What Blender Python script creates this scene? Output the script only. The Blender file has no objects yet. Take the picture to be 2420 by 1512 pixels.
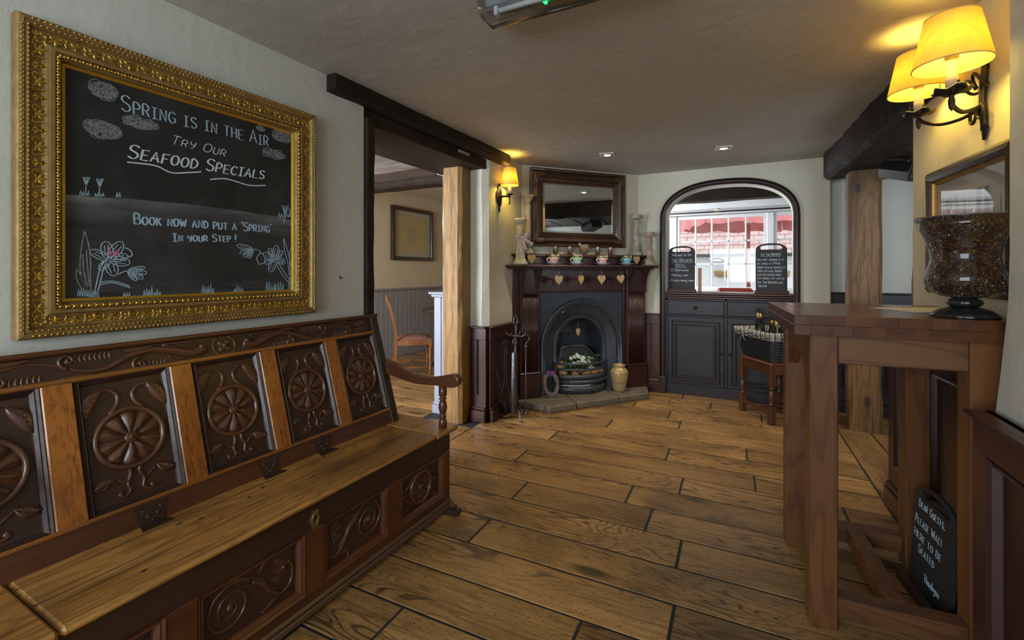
import bpy, math, random
from mathutils import Matrix, Vector
random.seed(7)
SC = bpy.context.scene
COL = SC.collection
R = math.radians
PI = math.pi

# ------------------------------------------------------------------ camera, sky, light, exposure
CAM_H = 1.25
cam_d = bpy.data.cameras.new('camera')
cam = bpy.data.objects.new('camera', cam_d)
COL.objects.link(cam)
cam_d.sensor_width = 36
cam_d.lens = 36 * 1085 / 2420
cam_d.shift_y = -116 / 2420
cam_d.clip_start = .02
cam.location = (0, 0, CAM_H)
cam.rotation_euler = (R(90), 0, math.atan(573 / 1085))
SC.camera = cam

w = bpy.data.worlds.new('sky')
SC.world = w
w.use_nodes = True
bg = w.node_tree.nodes['Background']
bg.inputs[0].default_value = (.80, .90, 1.0, 1)
bg.inputs[1].default_value = 1.75


def portal(loc, rot, sx, sy):
    l = bpy.data.lights.new('daylight_portal', 'AREA')
    l.shape = 'RECTANGLE'
    l.size, l.size_y = sx, sy
    l.cycles.is_portal = True
    o = bpy.data.objects.new('daylight_portal', l)
    COL.objects.link(o)
    o.location = loc
    o.rotation_euler = rot


def area(loc, rot, sx, sy, energy, col):
    l = bpy.data.lights.new('window_or_fill_light', 'AREA')
    l.shape = 'RECTANGLE'
    l.size, l.size_y = sx, sy
    l.energy = energy
    l.color = col
    o = bpy.data.objects.new('window_or_fill_light', l)
    COL.objects.link(o)
    o.location = loc
    o.rotation_euler = rot


DAY = (.86, .94, 1.0)
area((-.68, -2.16, 1.42), (R(90), 0, 0), 2.1, 1.16, 56, DAY)        # front windows behind the camera, light runs to +y
area((-3.5, .62, 1.4), (R(90), 0, 0), 1.6, 1.2, 125, (.84, .90, 1.0))   # window of the side room
area((1.42, 3.02, 1.5), (R(90), 0, 0), .7, .8, 9, DAY)                 # added light for the side passage, out of view
area((-2.40, 6.3, 1.5), (R(90), 0, R(-90)), 1.5, 1.1, 85, DAY)         # added unseen fill that brightens the room beyond the arch
portal((-.45, 7.56, 1.52), (R(-90), 0, 0), 1.5, 1.2)
vs = SC.view_settings
vs.view_transform = 'Standard'
vs.look = 'None'
vs.exposure = 0.45
vs.gamma = 1
vs.use_curve_mapping = False
SC.cycles.max_bounces = 8
SC.cycles.diffuse_bounces = 5
SC.cycles.glossy_bounces = 3
SC.cycles.adaptive_threshold = .02
SC.cycles.sample_clamp_indirect = 4
SC.cycles.caustics_reflective = False
SC.cycles.caustics_refractive = False


# ------------------------------------------------------------------ helpers
def T(x=0, y=0, z=0):
    return Matrix.Translation((x, y, z))


def RZ(a): return Matrix.Rotation(a, 4, 'Z')
def RX(a): return Matrix.Rotation(a, 4, 'X')
def RY(a): return Matrix.Rotation(a, 4, 'Y')
def S(x, y, z): return Matrix.Diagonal((x, y, z, 1))


class MB:
    """collects shapes into one mesh"""

    def __init__(self, M=None):
        self.v, self.f, self.s = [], [], []
        self.M = M

    def add(self, vs, fs, M=None, smooth=False):
        b = len(self.v)
        if M is not None:
            vs = [M @ Vector(p) for p in vs]
        if self.M is not None:
            vs = [self.M @ Vector(p) for p in vs]
        self.v += [tuple(p) for p in vs]
        self.f += [tuple(b + i for i in f) for f in fs]
        self.s += [smooth] * len(fs)
        return self

    def box(self, x0, x1, y0, y1, z0, z1, c=0.0, M=None):
        if x1 < x0: x0, x1 = x1, x0
        if y1 < y0: y0, y1 = y1, y0
        if z1 < z0: z0, z1 = z1, z0
        c = min(c, (x1 - x0) * .45, (y1 - y0) * .45, (z1 - z0) * .45)
        if c <= 0:
            v = [(x, y, z) for z in (z0, z1) for y in (y0, y1) for x in (x0, x1)]
            return self.add(v, [(0, 2, 3, 1), (4, 5, 7, 6), (0, 1, 5, 4), (2, 6, 7, 3), (0, 4, 6, 2), (1, 3, 7, 5)], M)
        v, ix = [], {}
        for sx in (0, 1):
            for sy in (0, 1):
                for sz in (0, 1):
                    X, Y, Z = (x0, x1)[sx], (y0, y1)[sy], (z0, z1)[sz]
                    dx, dy, dz = (c, -c)[sx], (c, -c)[sy], (c, -c)[sz]
                    for a in range(3):
                        p = [X + dx, Y + dy, Z + dz]
                        p[a] = (X, Y, Z)[a]
                        ix[sx, sy, sz, a] = len(v)
                        v.append(tuple(p))
        f = []
        q = ((0, 0), (1, 0), (1, 1), (0, 1))
        for s in (0, 1):
            for a in range(3):
                fc = []
                for i, j in q:
                    k = [0, 0, 0]
                    k[a] = s
                    k[(a + 1) % 3] = i
                    k[(a + 2) % 3] = j
                    fc.append(ix[k[0], k[1], k[2], a])
                f.append(tuple(fc if s else fc[::-1]))
        for a in range(3):
            b, d = (a + 1) % 3, (a + 2) % 3
            for i in (0, 1):
                for j in (0, 1):
                    k0, k1 = [0, 0, 0], [0, 0, 0]
                    k0[a], k1[a] = 0, 1
                    k0[b] = k1[b] = i
                    k0[d] = k1[d] = j
                    fc = [ix[k0[0], k0[1], k0[2], b], ix[k1[0], k1[1], k1[2], b], ix[k1[0], k1[1], k1[2], d], ix[k0[0], k0[1], k0[2], d]]
                    f.append(tuple(fc if (i ^ j) else fc[::-1]))
        for i in (0, 1):
            for j in (0, 1):
                for k in (0, 1):
                    fc = [ix[i, j, k, a] for a in range(3)]
                    f.append(tuple(fc if (i ^ j ^ k) else fc[::-1]))
        return self.add(v, f, M)

    def prism(self, poly, h0, h1, M=None, smooth=False, inset=0.0):
        """poly in x,y (counter-clockwise), extruded along z"""
        n = len(poly)
        if inset:
            cx = sum(p[0] for p in poly) / n
            cy = sum(p[1] for p in poly) / n
            sm = [(p[0] + (cx - p[0]) * inset, p[1] + (cy - p[1]) * inset) for p in poly]
            hm = h1 - (h1 - h0) * .35
            v = [(x, y, h0) for x, y in poly] + [(x, y, hm) for x, y in poly] + [(x, y, h1) for x, y in sm]
            f = [tuple(range(n))[::-1], tuple(range(2 * n, 3 * n))]
            for r in (0, n):
                f += [(r + i, r + (i + 1) % n, r + n + (i + 1) % n, r + n + i) for i in range(n)]
            return self.add(v, f, M, smooth)
        v = [(x, y, h0) for x, y in poly] + [(x, y, h1) for x, y in poly]
        f = [tuple(range(n))[::-1], tuple(range(n, 2 * n))] + [(i, (i + 1) % n, n + (i + 1) % n, n + i) for i in range(n)]
        return self.add(v, f, M, smooth)

    def lathe(self, prof, n=20, M=None, smooth=True, flute=0, fd=0.0, cap=True):
        v, f = [], []
        for r, z in prof:
            for i in range(n):
                a = 2 * PI * i / n
                rr = r * (1 - (fd * (.5 + .5 * math.cos(flute * a)) if flute else 0))
                v.append((rr * math.cos(a), rr * math.sin(a), z))
        m = len(prof)
        for j in range(m - 1):
            for i in range(n):
                k = (i + 1) % n
                f.append((j * n + i, j * n + k, (j + 1) * n + k, (j + 1) * n + i))
        if cap and prof[0][0] > 1e-5: f.append(tuple(range(n))[::-1])
        if cap and prof[-1][0] > 1e-5: f.append(tuple(range((m - 1) * n, m * n)))
        return self.add(v, f, M, smooth)

    def tube(self, pts, r, n=6, M=None, closed=False, sq=None, smooth=True):
        """round bar along pts, r number or list; sq = (normal, squash)"""
        P = [Vector(p) for p in pts]
        m = len(P)
        rs = r if isinstance(r, (list, tuple)) else [r] * m
        v, f = [], []
        up = None
        for i in range(m):
            if closed:
                t = P[(i + 1) % m] - P[i - 1]
            else:
                t = P[min(i + 1, m - 1)] - P[max(i - 1, 0)]
            if t.length < 1e-9: t = Vector((0, 0, 1))
            t.normalize()
            if sq:
                b = Vector(sq[0]).normalized()
                a = b.cross(t)
                if a.length < 1e-6: a = t.orthogonal()
                a.normalize()
            else:
                if up is None:
                    up = t.orthogonal().normalized()
                a = up - t * up.dot(t)
                if a.length < 1e-6: a = t.orthogonal()
                a.normalize()
                up = a
                b = t.cross(a)
            k = sq[1] if sq else 1
            for j in range(n):
                th = 2 * PI * j / n
                v.append(P[i] + a * (rs[i] * math.cos(th)) + b * (rs[i] * k * math.sin(th)))
        for i in range(m if closed else m - 1):
            i2 = (i + 1) % m
            for j in range(n):
                j2 = (j + 1) % n
                f.append((i * n + j, i * n + j2, i2 * n + j2, i2 * n + j))
        if not closed:
            f.append(tuple(range(n))[::-1])
            f.append(tuple(range((m - 1) * n, m * n)))
        return self.add(v, f, M, smooth)

    def strip(self, pts, w, t=.0012, M=None, y=0.0):
        """flat brush stroke in the x,z plane standing t proud of y towards -y"""
        m = len(pts)
        v, f = [], []
        for i in range(m):
            a, b = pts[max(i - 1, 0)], pts[min(i + 1, m - 1)]
            dx, dz = b[0] - a[0], b[1] - a[1]
            l = math.hypot(dx, dz) or 1
            nx, nz = -dz / l, dx / l
            ww = (w[i] if isinstance(w, (list, tuple)) else w) / 2
            x, z = pts[i]
            v += [(x + nx * ww, y, z + nz * ww), (x + nx * ww * .7, y - t, z + nz * ww * .7),
                  (x - nx * ww * .7, y - t, z - nz * ww * .7), (x - nx * ww, y, z - nz * ww)]
        for i in range(m - 1):
            for j in range(3):
                f.append((4 * i + j, 4 * i + j + 1, 4 * i + 5 + j, 4 * i + 4 + j))
        return self.add(v, f, M)

    def sweep(self, path, prof, closed=False, M=None, smooth=False):
        """profile (offset to the left of the path, depth towards -y) along a path in x,z"""
        m, k = len(path), len(prof)
        v, f = [], []
        for i in range(m):
            p = path[i]
            a = path[i - 1] if (i or closed) else path[i]
            b = path[(i + 1) % m] if (i < m - 1 or closed) else path[i]
            d1 = Vector((p[0] - a[0], p[1] - a[1]))
            d2 = Vector((b[0] - p[0], b[1] - p[1]))
            if d1.length < 1e-9: d1 = d2
            if d2.length < 1e-9: d2 = d1
            d1.normalize(); d2.normalize()
            n1, n2 = Vector((-d1.y, d1.x)), Vector((-d2.y, d2.x))
            nn = n1 + n2
            nn = nn / max(.3, nn.dot(n1)) if nn.length > 1e-6 else n1
            for o, d in prof:
                v.append((p[0] + nn.x * o, -d, p[1] + nn.y * o))
        for i in range(m if closed else m - 1):
            i2 = (i + 1) % m
            for j in range(k - 1):
                f.append((i * k + j, i * k + j + 1, i2 * k + j + 1, i2 * k + j))
        if not closed:
            f.append(tuple(range(k)))
            f.append(tuple(range((m - 1) * k, m * k))[::-1])
        return self.add(v, f, M, smooth)

    def leaf(self, p0, p1, w, bend=0.0, h=.004, n=7, M=None, y=0.0):
        """raised leaf from p0 to p1 in x,z with a ridge"""
        dx, dz = p1[0] - p0[0], p1[1] - p0[1]
        l = math.hypot(dx, dz)
        ux, uz = dx / l, dz / l
        nx, nz = -uz, ux
        v, f = [], []
        for i in range(n + 1):
            t = i / n
            ww = w * .5 * (math.sin(PI * min(1, t * 1.02)) ** .8 if 0 < t < 1 else 0)
            b = bend * math.sin(PI * t)
            x, z = p0[0] + dx * t + nx * b, p0[1] + dz * t + nz * b
            v += [(x + nx * ww, y, z + nz * ww), (x + nx * ww * .5, y - h * .8, z + nz * ww * .5), (x, y - h * .5, z),
                  (x - nx * ww * .5, y - h * .8, z - nz * ww * .5), (x - nx * ww, y, z - nz * ww)]
        for i in range(n):
            for j in range(4):
                f.append((5 * i + j, 5 * i + j + 1, 5 * i + 6 + j, 5 * i + 5 + j))
        return self.add(v, f, M, True)

    def sheet(self, pts, M=None, smooth=False):
        """grid of points rows x cols"""
        r, c = len(pts), len(pts[0])
        v = [p for row in pts for p in row]
        f = [(i * c + j, i * c + j + 1, (i + 1) * c + j + 1, (i + 1) * c + j) for i in range(r - 1) for j in range(c - 1)]
        return self.add(v, f, M, smooth)

    def ball(self, c, rx, ry=None, rz=None, n=8, m=6, M=None, jit=0.0):
        ry = rx if ry is None else ry
        rz = rx if rz is None else rz
        prof = []
        v, f = [(c[0], c[1], c[2] - rz)], []
        for j in range(1, m):
            ph = PI * j / m
            for i in range(n):
                a = 2 * PI * i / n
                k = 1 + random.uniform(-jit, jit)
                v.append((c[0] + rx * k * math.sin(ph) * math.cos(a), c[1] + ry * k * math.sin(ph) * math.sin(a), c[2] - rz * k * math.cos(ph)))
        v.append((c[0], c[1], c[2] + rz))
        for i in range(n):
            f.append((0, 1 + (i + 1) % n, 1 + i))
            for j in range(m - 2):
                a = 1 + j * n
                f.append((a + i, a + (i + 1) % n, a + n + (i + 1) % n, a + n + i))
            f.append((1 + (m - 2) * n + i, 1 + (m - 2) * n + (i + 1) % n, len(v) - 1))
        return self.add(v, f, M, True)

    def mesh(self, name):
        me = bpy.data.meshes.new(name)
        me.from_pydata(self.v, [], self.f)
        me.polygons.foreach_set('use_smooth', self.s)
        me.update()
        return me

    def build(self, name, mat, parent=None, loc=None, rot=None):
        me = self.mesh(name)
        return put(name, me, mat, parent, loc, rot)


def put(name, me, mat, parent=None, loc=None, rot=None):
    o = bpy.data.objects.new(name, me)
    COL.objects.link(o)
    if mat is not None and not me.materials:
        me.materials.append(mat)
    if parent is not None:
        o.parent = parent
    if loc is not None: o.location = loc
    if rot is not None: o.rotation_euler = rot
    return o


def tag(o, label, cat=None, group=None, kind=None):
    o['label'] = label
    if cat: o['category'] = cat
    if group: o['group'] = group
    if kind: o['kind'] = kind
    return o


def thing(name, label, cat, loc=(0, 0, 0), rz=0.0, group=None):
    o = bpy.data.objects.new(name, None)
    COL.objects.link(o)
    o.empty_display_size = .05
    o.location = loc
    o.rotation_euler = (0, 0, rz)
    return tag(o, label, cat, group)


def structure(o, label, cat):
    return tag(o, label, cat, None, 'structure')


def copy_tree(o, parent=None):
    c = o.copy()
    COL.objects.link(c)
    c.parent = parent
    for ch in list(o.children):
        copy_tree(ch, c)
    return c


def arc(cx, cz, r, a0, a1, n, rz=None):
    rz = r if rz is None else rz
    return [(cx + r * math.cos(R(a0 + (a1 - a0) * i / n)), cz + rz * math.sin(R(a0 + (a1 - a0) * i / n))) for i in range(n + 1)]


def spiral(cx, cz, r0, r1, a0, a1, n=24):
    return [(cx + (r0 + (r1 - r0) * i / n) * math.cos(R(a0 + (a1 - a0) * i / n)), cz + (r0 + (r1 - r0) * i / n) * math.sin(R(a0 + (a1 - a0) * i / n))) for i in range(n + 1)]


def smoothpath(pts, k=6):
    """Catmull-Rom through 2-D or 3-D points"""
    P = [Vector(p) for p in pts]
    out = []
    for i in range(len(P) - 1):
        a, b, c, d = P[max(i - 1, 0)], P[i], P[i + 1], P[min(i + 2, len(P) - 1)]
        for j in range(k):
            t = j / k
            out.append(.5 * (2 * b + (c - a) * t + (2 * a - 5 * b + 4 * c - d) * t * t + (3 * b - a - 3 * c + d) * t ** 3))
    out.append(P[-1])
    return [tuple(p) for p in out]


def xz(pts, y=0.0):
    return [(p[0], y, p[1]) for p in pts]


def frame_rails(parent, W, H, prof, mat, name='frame_rail'):
    """four mitred rails of a picture frame, centred, local x/z, towards -y; prof = (inset, out)"""
    out = []
    for k in range(4):
        L, M = (W, T(0, 0, -H / 2)) if k in (0, 2) else (H, T(0, 0, -W / 2))
        m = MB(RY(-k * PI / 2))
        n = len(prof)
        v = [(-L / 2 + a, -b, a) for a, b in prof] + [(L / 2 - a, -b, a) for a, b in prof]
        f = [(i, i + 1, n + i + 1, n + i) for i in range(n - 1)] + [tuple(range(n))[::-1], tuple(range(n, 2 * n)), (n - 1, 0, n, 2 * n - 1)]
        m.add(v, f, M)
        out.append(m.build(name, mat, parent))
    return out


# ------------------------------------------------------------------ materials
def nt(name):
    m = bpy.data.materials.new(name)
    m.use_nodes = True
    t = m.node_tree
    b = t.nodes['Principled BSDF']
    return m, t, b


def nd(t, typ, **kw):
    n = t.nodes.new(typ)
    for k, v in kw.items():
        if k.startswith('i_'):
            key = k[2:]
            key = int(key) if key.isdigit() else key.replace('_', ' ')
            n.inputs[key].default_value = v
        else:
            setattr(n, k, v)
    return n


def c4(c): return (c[0], c[1], c[2], 1)


def coords(t, scale=(1, 1, 1), rnd=True):
    tc = nd(t, 'ShaderNodeTexCoord')
    mp = nd(t, 'ShaderNodeMapping')
    mp.inputs['Scale'].default_value = scale
    t.links.new(tc.outputs['Object'], mp.inputs[0])
    if rnd:
        oi = nd(t, 'ShaderNodeObjectInfo')
        mu = nd(t, 'ShaderNodeMath', operation='MULTIPLY')
        mu.inputs[1].default_value = 37.0
        t.links.new(oi.outputs['Random'], mu.inputs[0])
        cb = nd(t, 'ShaderNodeCombineXYZ')
        for i in range(3):
            t.links.new(mu.outputs[0], cb.inputs[i])
        t.links.new(cb.outputs[0], mp.inputs['Location'])
    return mp.outputs[0], tc


def noise(t, co, sc, det=3, rough=.55, dist=0.0):
    n = nd(t, 'ShaderNodeTexNoise')
    n.inputs['Scale'].default_value = sc
    n.inputs['Detail'].default_value = det
    n.inputs['Roughness'].default_value = rough
    n.inputs['Distortion'].default_value = dist
    if co is not None: t.links.new(co, n.inputs['Vector'])
    return n.outputs['Fac']


def ramp(t, fac, stops):
    r = nd(t, 'ShaderNodeValToRGB')
    e = r.color_ramp.elements
    while len(e) < len(stops): e.new(.5)
    for i, (p, c) in enumerate(stops):
        e[i].position = p
        e[i].color = c4(c) if not isinstance(c, (int, float)) else (c, c, c, 1)
    t.links.new(fac, r.inputs[0])
    return r.outputs[0]


def mix(t, fac, a, b, typ='MIX'):
    m = nd(t, 'ShaderNodeMix', data_type='RGBA', blend_type=typ)
    for sock, val in ((0, fac), (6, a), (7, b)):
        if isinstance(val, (int, float)):
            m.inputs[sock].default_value = val
        elif isinstance(val, tuple):
            m.inputs[sock].default_value = c4(val)
        else:
            t.links.new(val, m.inputs[sock])
    return m.outputs[2]


def math_(t, op, a, b=None):
    m = nd(t, 'ShaderNodeMath', operation=op)
    for i, val in ((0, a), (1, b)):
        if val is None: continue
        if isinstance(val, (int, float)): m.inputs[i].default_value = val
        else: t.links.new(val, m.inputs[i])
    return m.outputs[0]


def bump(t, b, h, st=.3, dist=.01):
    n = nd(t, 'ShaderNodeBump')
    n.inputs['Strength'].default_value = st
    n.inputs['Distance'].default_value = dist
    t.links.new(h, n.inputs['Height'])
    t.links.new(n.outputs[0], b.inputs['Normal'])


def wood(name, c0, c1, dark, axis=0, sc=1.0, rough=.4, bst=.25, ring=.5, rings=26, pores=.45, coat=0.0, var=.25, blotch=0.0, knots=0.0, spec=.5):
    m, t, b = nt(name)
    s = [7.0, 7.0, 7.0]
    s[axis] = 1.0
    co, tc = coords(t, tuple(s))
    n1 = noise(t, co, .55 * sc, 3, .5, .35)
    s2 = [60.0, 60.0, 60.0]
    s2[axis] = 2.2
    co2, _ = coords(t, tuple(s2))
    n2 = noise(t, co2, 1.0 * sc, 4, .65)
    col = mix(t, ramp(t, n1, [(.33, 0), (.67, 1)]), c0, c1)
    rg = math_(t, 'SINE', math_(t, 'MULTIPLY', n1, rings * 6.28))
    rgm = ramp(t, rg, [(.25, 0), (.95, 1)])
    col = mix(t, math_(t, 'MULTIPLY', rgm, ring * .5), col, dark)
    pm = ramp(t, n2, [(.50, 0), (.72, 1)])
    col = mix(t, math_(t, 'MULTIPLY', pm, pores), col, dark)
    co3, _ = coords(t, (2.2, 2.2, 2.2))
    n3 = noise(t, co3, 1.3, 3, .6)
    if blotch:
        col = mix(t, math_(t, 'MULTIPLY', ramp(t, n3, [(.5, 0), (.75, 1)]), blotch), col, dark)
    if knots:
        vo = nd(t, 'ShaderNodeTexVoronoi')
        sk = [7.0, 7.0, 7.0]
        sk[axis] = 3.2
        vo.inputs['Scale'].default_value = 1.0
        t.links.new(coords(t, tuple(sk))[0], vo.inputs['Vector'])
        kn = ramp(t, math_(t, 'ADD', vo.outputs['Distance'], math_(t, 'MULTIPLY', n3, .15)), [(.17, 1), (.27, 0)])
        col = mix(t, math_(t, 'MULTIPLY', kn, knots), col, dark)
    if var:
        oi = nd(t, 'ShaderNodeObjectInfo')
        v = math_(t, 'ADD', math_(t, 'MULTIPLY', oi.outputs['Random'], var), 1 - var * .55)
        cb = nd(t, 'ShaderNodeCombineXYZ')
        for i in range(3): t.links.new(v, cb.inputs[i])
        col = mix(t, 1.0, col, cb.outputs[0], 'MULTIPLY')
    t.links.new(col, b.inputs['Base Color'])
    t.links.new(math_(t, 'ADD', math_(t, 'MULTIPLY', n2, .25), rough - .12), b.inputs['Roughness'])
    b.inputs['Coat Weight'].default_value = coat
    b.inputs['Coat Roughness'].default_value = .18
    b.inputs['Specular IOR Level'].default_value = spec
    h = math_(t, 'ADD', math_(t, 'MULTIPLY', n2, -.6), math_(t, 'MULTIPLY', n3, .7))
    bump(t, b, h, bst, .006)
    return m


def plain(name, c, rough=.5, metal=0.0, c2=None, nsc=8.0, bst=0.0, bsc=60.0, coat=0.0, emit=None, es=0.0, rnd=True, spec=None):
    m, t, b = nt(name)
    co, _ = coords(t, (1, 1, 1), rnd)
    if c2 is None: c2 = tuple(x * .82 for x in c)
    col = mix(t, ramp(t, noise(t, co, nsc, 4, .6), [(.3, 0), (.7, 1)]), c, c2)
    t.links.new(col, b.inputs['Base Color'])
    b.inputs['Roughness'].default_value = rough
    b.inputs['Metallic'].default_value = metal
    b.inputs['Coat Weight'].default_value = coat
    if spec is not None: b.inputs['Specular IOR Level'].default_value = spec
    if bst: bump(t, b, noise(t, co, bsc, 4, .6), bst, .004)
    if emit:
        b.inputs['Emission Color'].default_value = c4(emit)
        b.inputs['Emission Strength'].default_value = es
    return m


def plaster(name, c, c2, bst=.35):
    m, t, b = nt(name)
    co, _ = coords(t, (1, 1, 1), False)
    n1 = noise(t, co, 1.3, 4, .6)
    n2 = noise(t, co, 14, 5, .6)
    col = mix(t, ramp(t, n1, [(.35, 0), (.7, 1)]), c, c2)
    t.links.new(col, b.inputs['Base Color'])
    b.inputs['Roughness'].default_value = .7
    h = math_(t, 'ADD', math_(t, 'MULTIPLY', n1, 2.2), math_(t, 'MULTIPLY', n2, .45))
    bump(t, b, h, bst, .02)
    return m


def glass_thin(name, tint=(1, 1, 1), refl=.08, rough=.02, fr=.7):
    m = bpy.data.materials.new(name)
    m.use_nodes = True
    t = m.node_tree
    t.nodes.clear()
    o = nd(t, 'ShaderNodeOutputMaterial')
    tr = nd(t, 'ShaderNodeBsdfTransparent')
    tr.inputs[0].default_value = c4(tint)
    gl = nd(t, 'ShaderNodeBsdfGlossy')
    gl.inputs['Roughness'].default_value = rough
    lw = nd(t, 'ShaderNodeLayerWeight')
    lw.inputs[0].default_value = .25
    f = math_(t, 'ADD', math_(t, 'MULTIPLY', lw.outputs['Fresnel'], fr), refl)
    mx = nd(t, 'ShaderNodeMixShader')
    t.links.new(f, mx.inputs[0])
    t.links.new(tr.outputs[0], mx.inputs[1])
    t.links.new(gl.outputs[0], mx.inputs[2])
    t.links.new(mx.outputs[0], o.inputs[0])
    return m


WALL = plaster('wall_plaster', (.585, .59, .545), (.54, .545, .50))
WALLG = plaster('pale_green_plaster', (.61, .60, .49), (.56, .55, .45))
WALLW = plaster('warm_white_plaster', (.62, .59, .48), (.56, .53, .43))
CREAM = plaster('cream_plaster', (.64, .52, .35), (.59, .48, .32), .15)
CEIL = plaster('ceiling_plaster', (.47, .445, .40), (.42, .395, .355), .4)


def floor_oak():
    m, t, b = nt('floor_oak')
    co, tc = coords(t, (1.1, 6.0, 6.0))
    wv = noise(t, co, .9, 2, .5)
    n1 = noise(t, co, .62, 3, .5, .5)
    co2, _ = coords(t, (3.0, 75.0, 75.0))
    n2 = noise(t, co2, 1.0, 4, .65)
    co3, _ = coords(t, (1.6, 3.2, 3.2))
    n3 = noise(t, co3, 1.25, 4, .62)
    co4, _ = coords(t, (70.0, 150.0, 150.0))
    n4 = noise(t, co4, 1.0, 2, .5)
    dark = (.022, .014, .010)
    col = mix(t, ramp(t, n3, [(.30, 0), (.68, 1)]), (.240, .132, .051), (.46, .265, .097))
    rg = math_(t, 'SINE', math_(t, 'MULTIPLY', n1, 200.0))
    rm = math_(t, 'MULTIPLY', ramp(t, rg, [(.35, 0), (.98, 1)]), ramp(t, wv, [(.38, .05), (.62, .75)]))
    col = mix(t, rm, col, dark)
    col = mix(t, math_(t, 'MULTIPLY', ramp(t, n2, [(.48, 0), (.70, 1)]), .50), col, dark)
    col = mix(t, math_(t, 'MULTIPLY', ramp(t, n4, [(.62, 0), (.70, 1)]), .80), col, dark)
    col = mix(t, math_(t, 'MULTIPLY', ramp(t, n3, [(.62, 0), (.80, 1)]), 0.0), col, dark)
    n5 = noise(t, co3, .75, 5, .7, .4)
    col = mix(t, math_(t, 'MULTIPLY', ramp(t, n5, [(.55, 0), (.74, 1)]), .70), col, dark)
    vo = nd(t, 'ShaderNodeTexVoronoi')
    vo.inputs['Scale'].default_value = 1.0
    t.links.new(coords(t, (1.1, 3.4, 3.4))[0], vo.inputs['Vector'])
    kn = ramp(t, math_(t, 'ADD', vo.outputs['Distance'], math_(t, 'MULTIPLY', n5, .16)), [(.14, 1), (.22, 0)])
    col = mix(t, math_(t, 'MULTIPLY', kn, .8), col, dark)
    oi = nd(t, 'ShaderNodeObjectInfo')
    v = math_(t, 'ADD', math_(t, 'MULTIPLY', oi.outputs['Random'], .34), .84)
    cb = nd(t, 'ShaderNodeCombineXYZ')
    for i in range(3): t.links.new(v, cb.inputs[i])
    col = mix(t, 1.0, col, cb.outputs[0], 'MULTIPLY')
    t.links.new(col, b.inputs['Base Color'])
    t.links.new(math_(t, 'ADD', math_(t, 'MULTIPLY', n3, .25), .30), b.inputs['Roughness'])
    h = math_(t, 'ADD', math_(t, 'MULTIPLY', n2, -.5), math_(t, 'ADD', math_(t, 'MULTIPLY', n4, -.35), math_(t, 'MULTIPLY', n3, .8)))
    bump(t, b, h, .35, .006)
    return m


OAKFLOOR = floor_oak()
JOINT = plain('dark_joint', (.022, .024, .028), .7)
OAKPOST2 = wood('weathered_post_oak', (.22, .115, .040), (.12, .062, .022), (.025, .016, .010), 2, .9, .6, .8, .6, 16, .9, 0, .1, .7, .95)
OAKPOST = wood('post_oak', (.37, .205, .068), (.25, .130, .040), (.045, .024, .010), 2, .8, .6, .7, .5, 16, .8, 0, .1, .45, .5)
DARKBEAM = wood('dark_beam', (.036, .022, .015), (.020, .012, .009), (.006, .004, .003), 1, .8, .62, .7, .3, 10, .6, 0, .2, .3, spec=.2)
GREYBEAM = wood('grey_beam', (.11, .085, .07), (.075, .055, .045), (.02, .015, .012), 0, .8, .65, .6, .3, 10, .6, 0, .1, .3)
ARCHW = wood('black_brown_moulding', (.030, .013, .011), (.018, .008, .008), (.008, .004, .004), 2, 1.0, .36, .12, .3, 12, .35, .2, .12)
MAHOG = wood('mahogany', (.056, .018, .014), (.034, .011, .010), (.012, .004, .005), 2, 1.0, .36, .12, .3, 12, .35, .25, .12)
MAHOGX = wood('mahogany_lengthwise', (.062, .018, .014), (.040, .011, .010), (.012, .004, .005), 0, 1.0, .36, .12, .3, 12, .35, .25, .12)
CABWOOD = wood('dark_cabinet_wood', (.030, .027, .036), (.019, .016, .023), (.008, .006, .009), 0, 1.0, .38, .25, .25, 10, .5, .05, .10, spec=.35)
SETDARK = wood('settle_dark_oak', (.052, .023, .015), (.032, .015, .011), (.010, .006, .005), 0, 1.0, .42, .25, .3, 12, .5, .06, .12)
SETMID = wood('settle_brown_oak', (.135, .044, .015), (.075, .025, .011), (.015, .008, .005), 0, 1.0, .34, .25, .3, 12, .55, .2, .12)
SETGOLD = wood('settle_honey_oak', (.46, .165, .024), (.30, .092, .013), (.05, .018, .005), 2, 1.6, .30, .4, .35, 18, .85, .3, .1, .12)
SETCARVE = wood('settle_worn_carving', (.120, .046, .020), (.072, .028, .014), (.014, .008, .006), 0, 1.0, .30, .25, .3, 12, .5, .35, .12)
SETMID2 = wood('settle_rail_oak', (.105, .034, .013), (.055, .020, .010), (.012, .007, .005), 0, 1.0, .34, .25, .3, 12, .6, .2, .12, .4)
SETWORN = wood('settle_worn_plinth', (.125, .072, .045), (.080, .040, .024), (.020, .012, .010), 0, 1.0, .42, .3, .3, 12, .6, .1, .12, .3)
SETRIM = wood('settle_worn_edge', (.33, .125, .026), (.20, .072, .015), (.03, .012, .005), 0, 1.1, .36, .3, .2, 12, .6, .2, .1)
SETSEAT = wood('settle_seat_oak', (.54, .280, .076), (.36, .168, .043), (.035, .018, .010), 0, 1.3, .30, .35, .6, 22, .75, .3, .1, .55)
PINE = wood('stained_pine', (.190, .078, .025), (.125, .047, .015), (.06, .021, .009), 2, .9, .42, .12, .9, 18, .3, .06, .22, 0, .5)
PINEX = wood('stained_pine_lengthwise', (.175, .078, .031), (.120, .050, .020), (.055, .020, .010), 0, .9, .42, .12, .8, 16, .3, .06, .18, 0, .4)
PINETOP = wood('table_top_wood', (.165, .066, .030), (.105, .042, .020), (.045, .018, .010), 1, 1.2, .22, .05, .3, 12, .3, .5, .1)
GOLD = plain('gold_leaf', (.83, .56, .11), .34, .95, (.45, .26, .05), 30, .3, 120)
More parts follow.
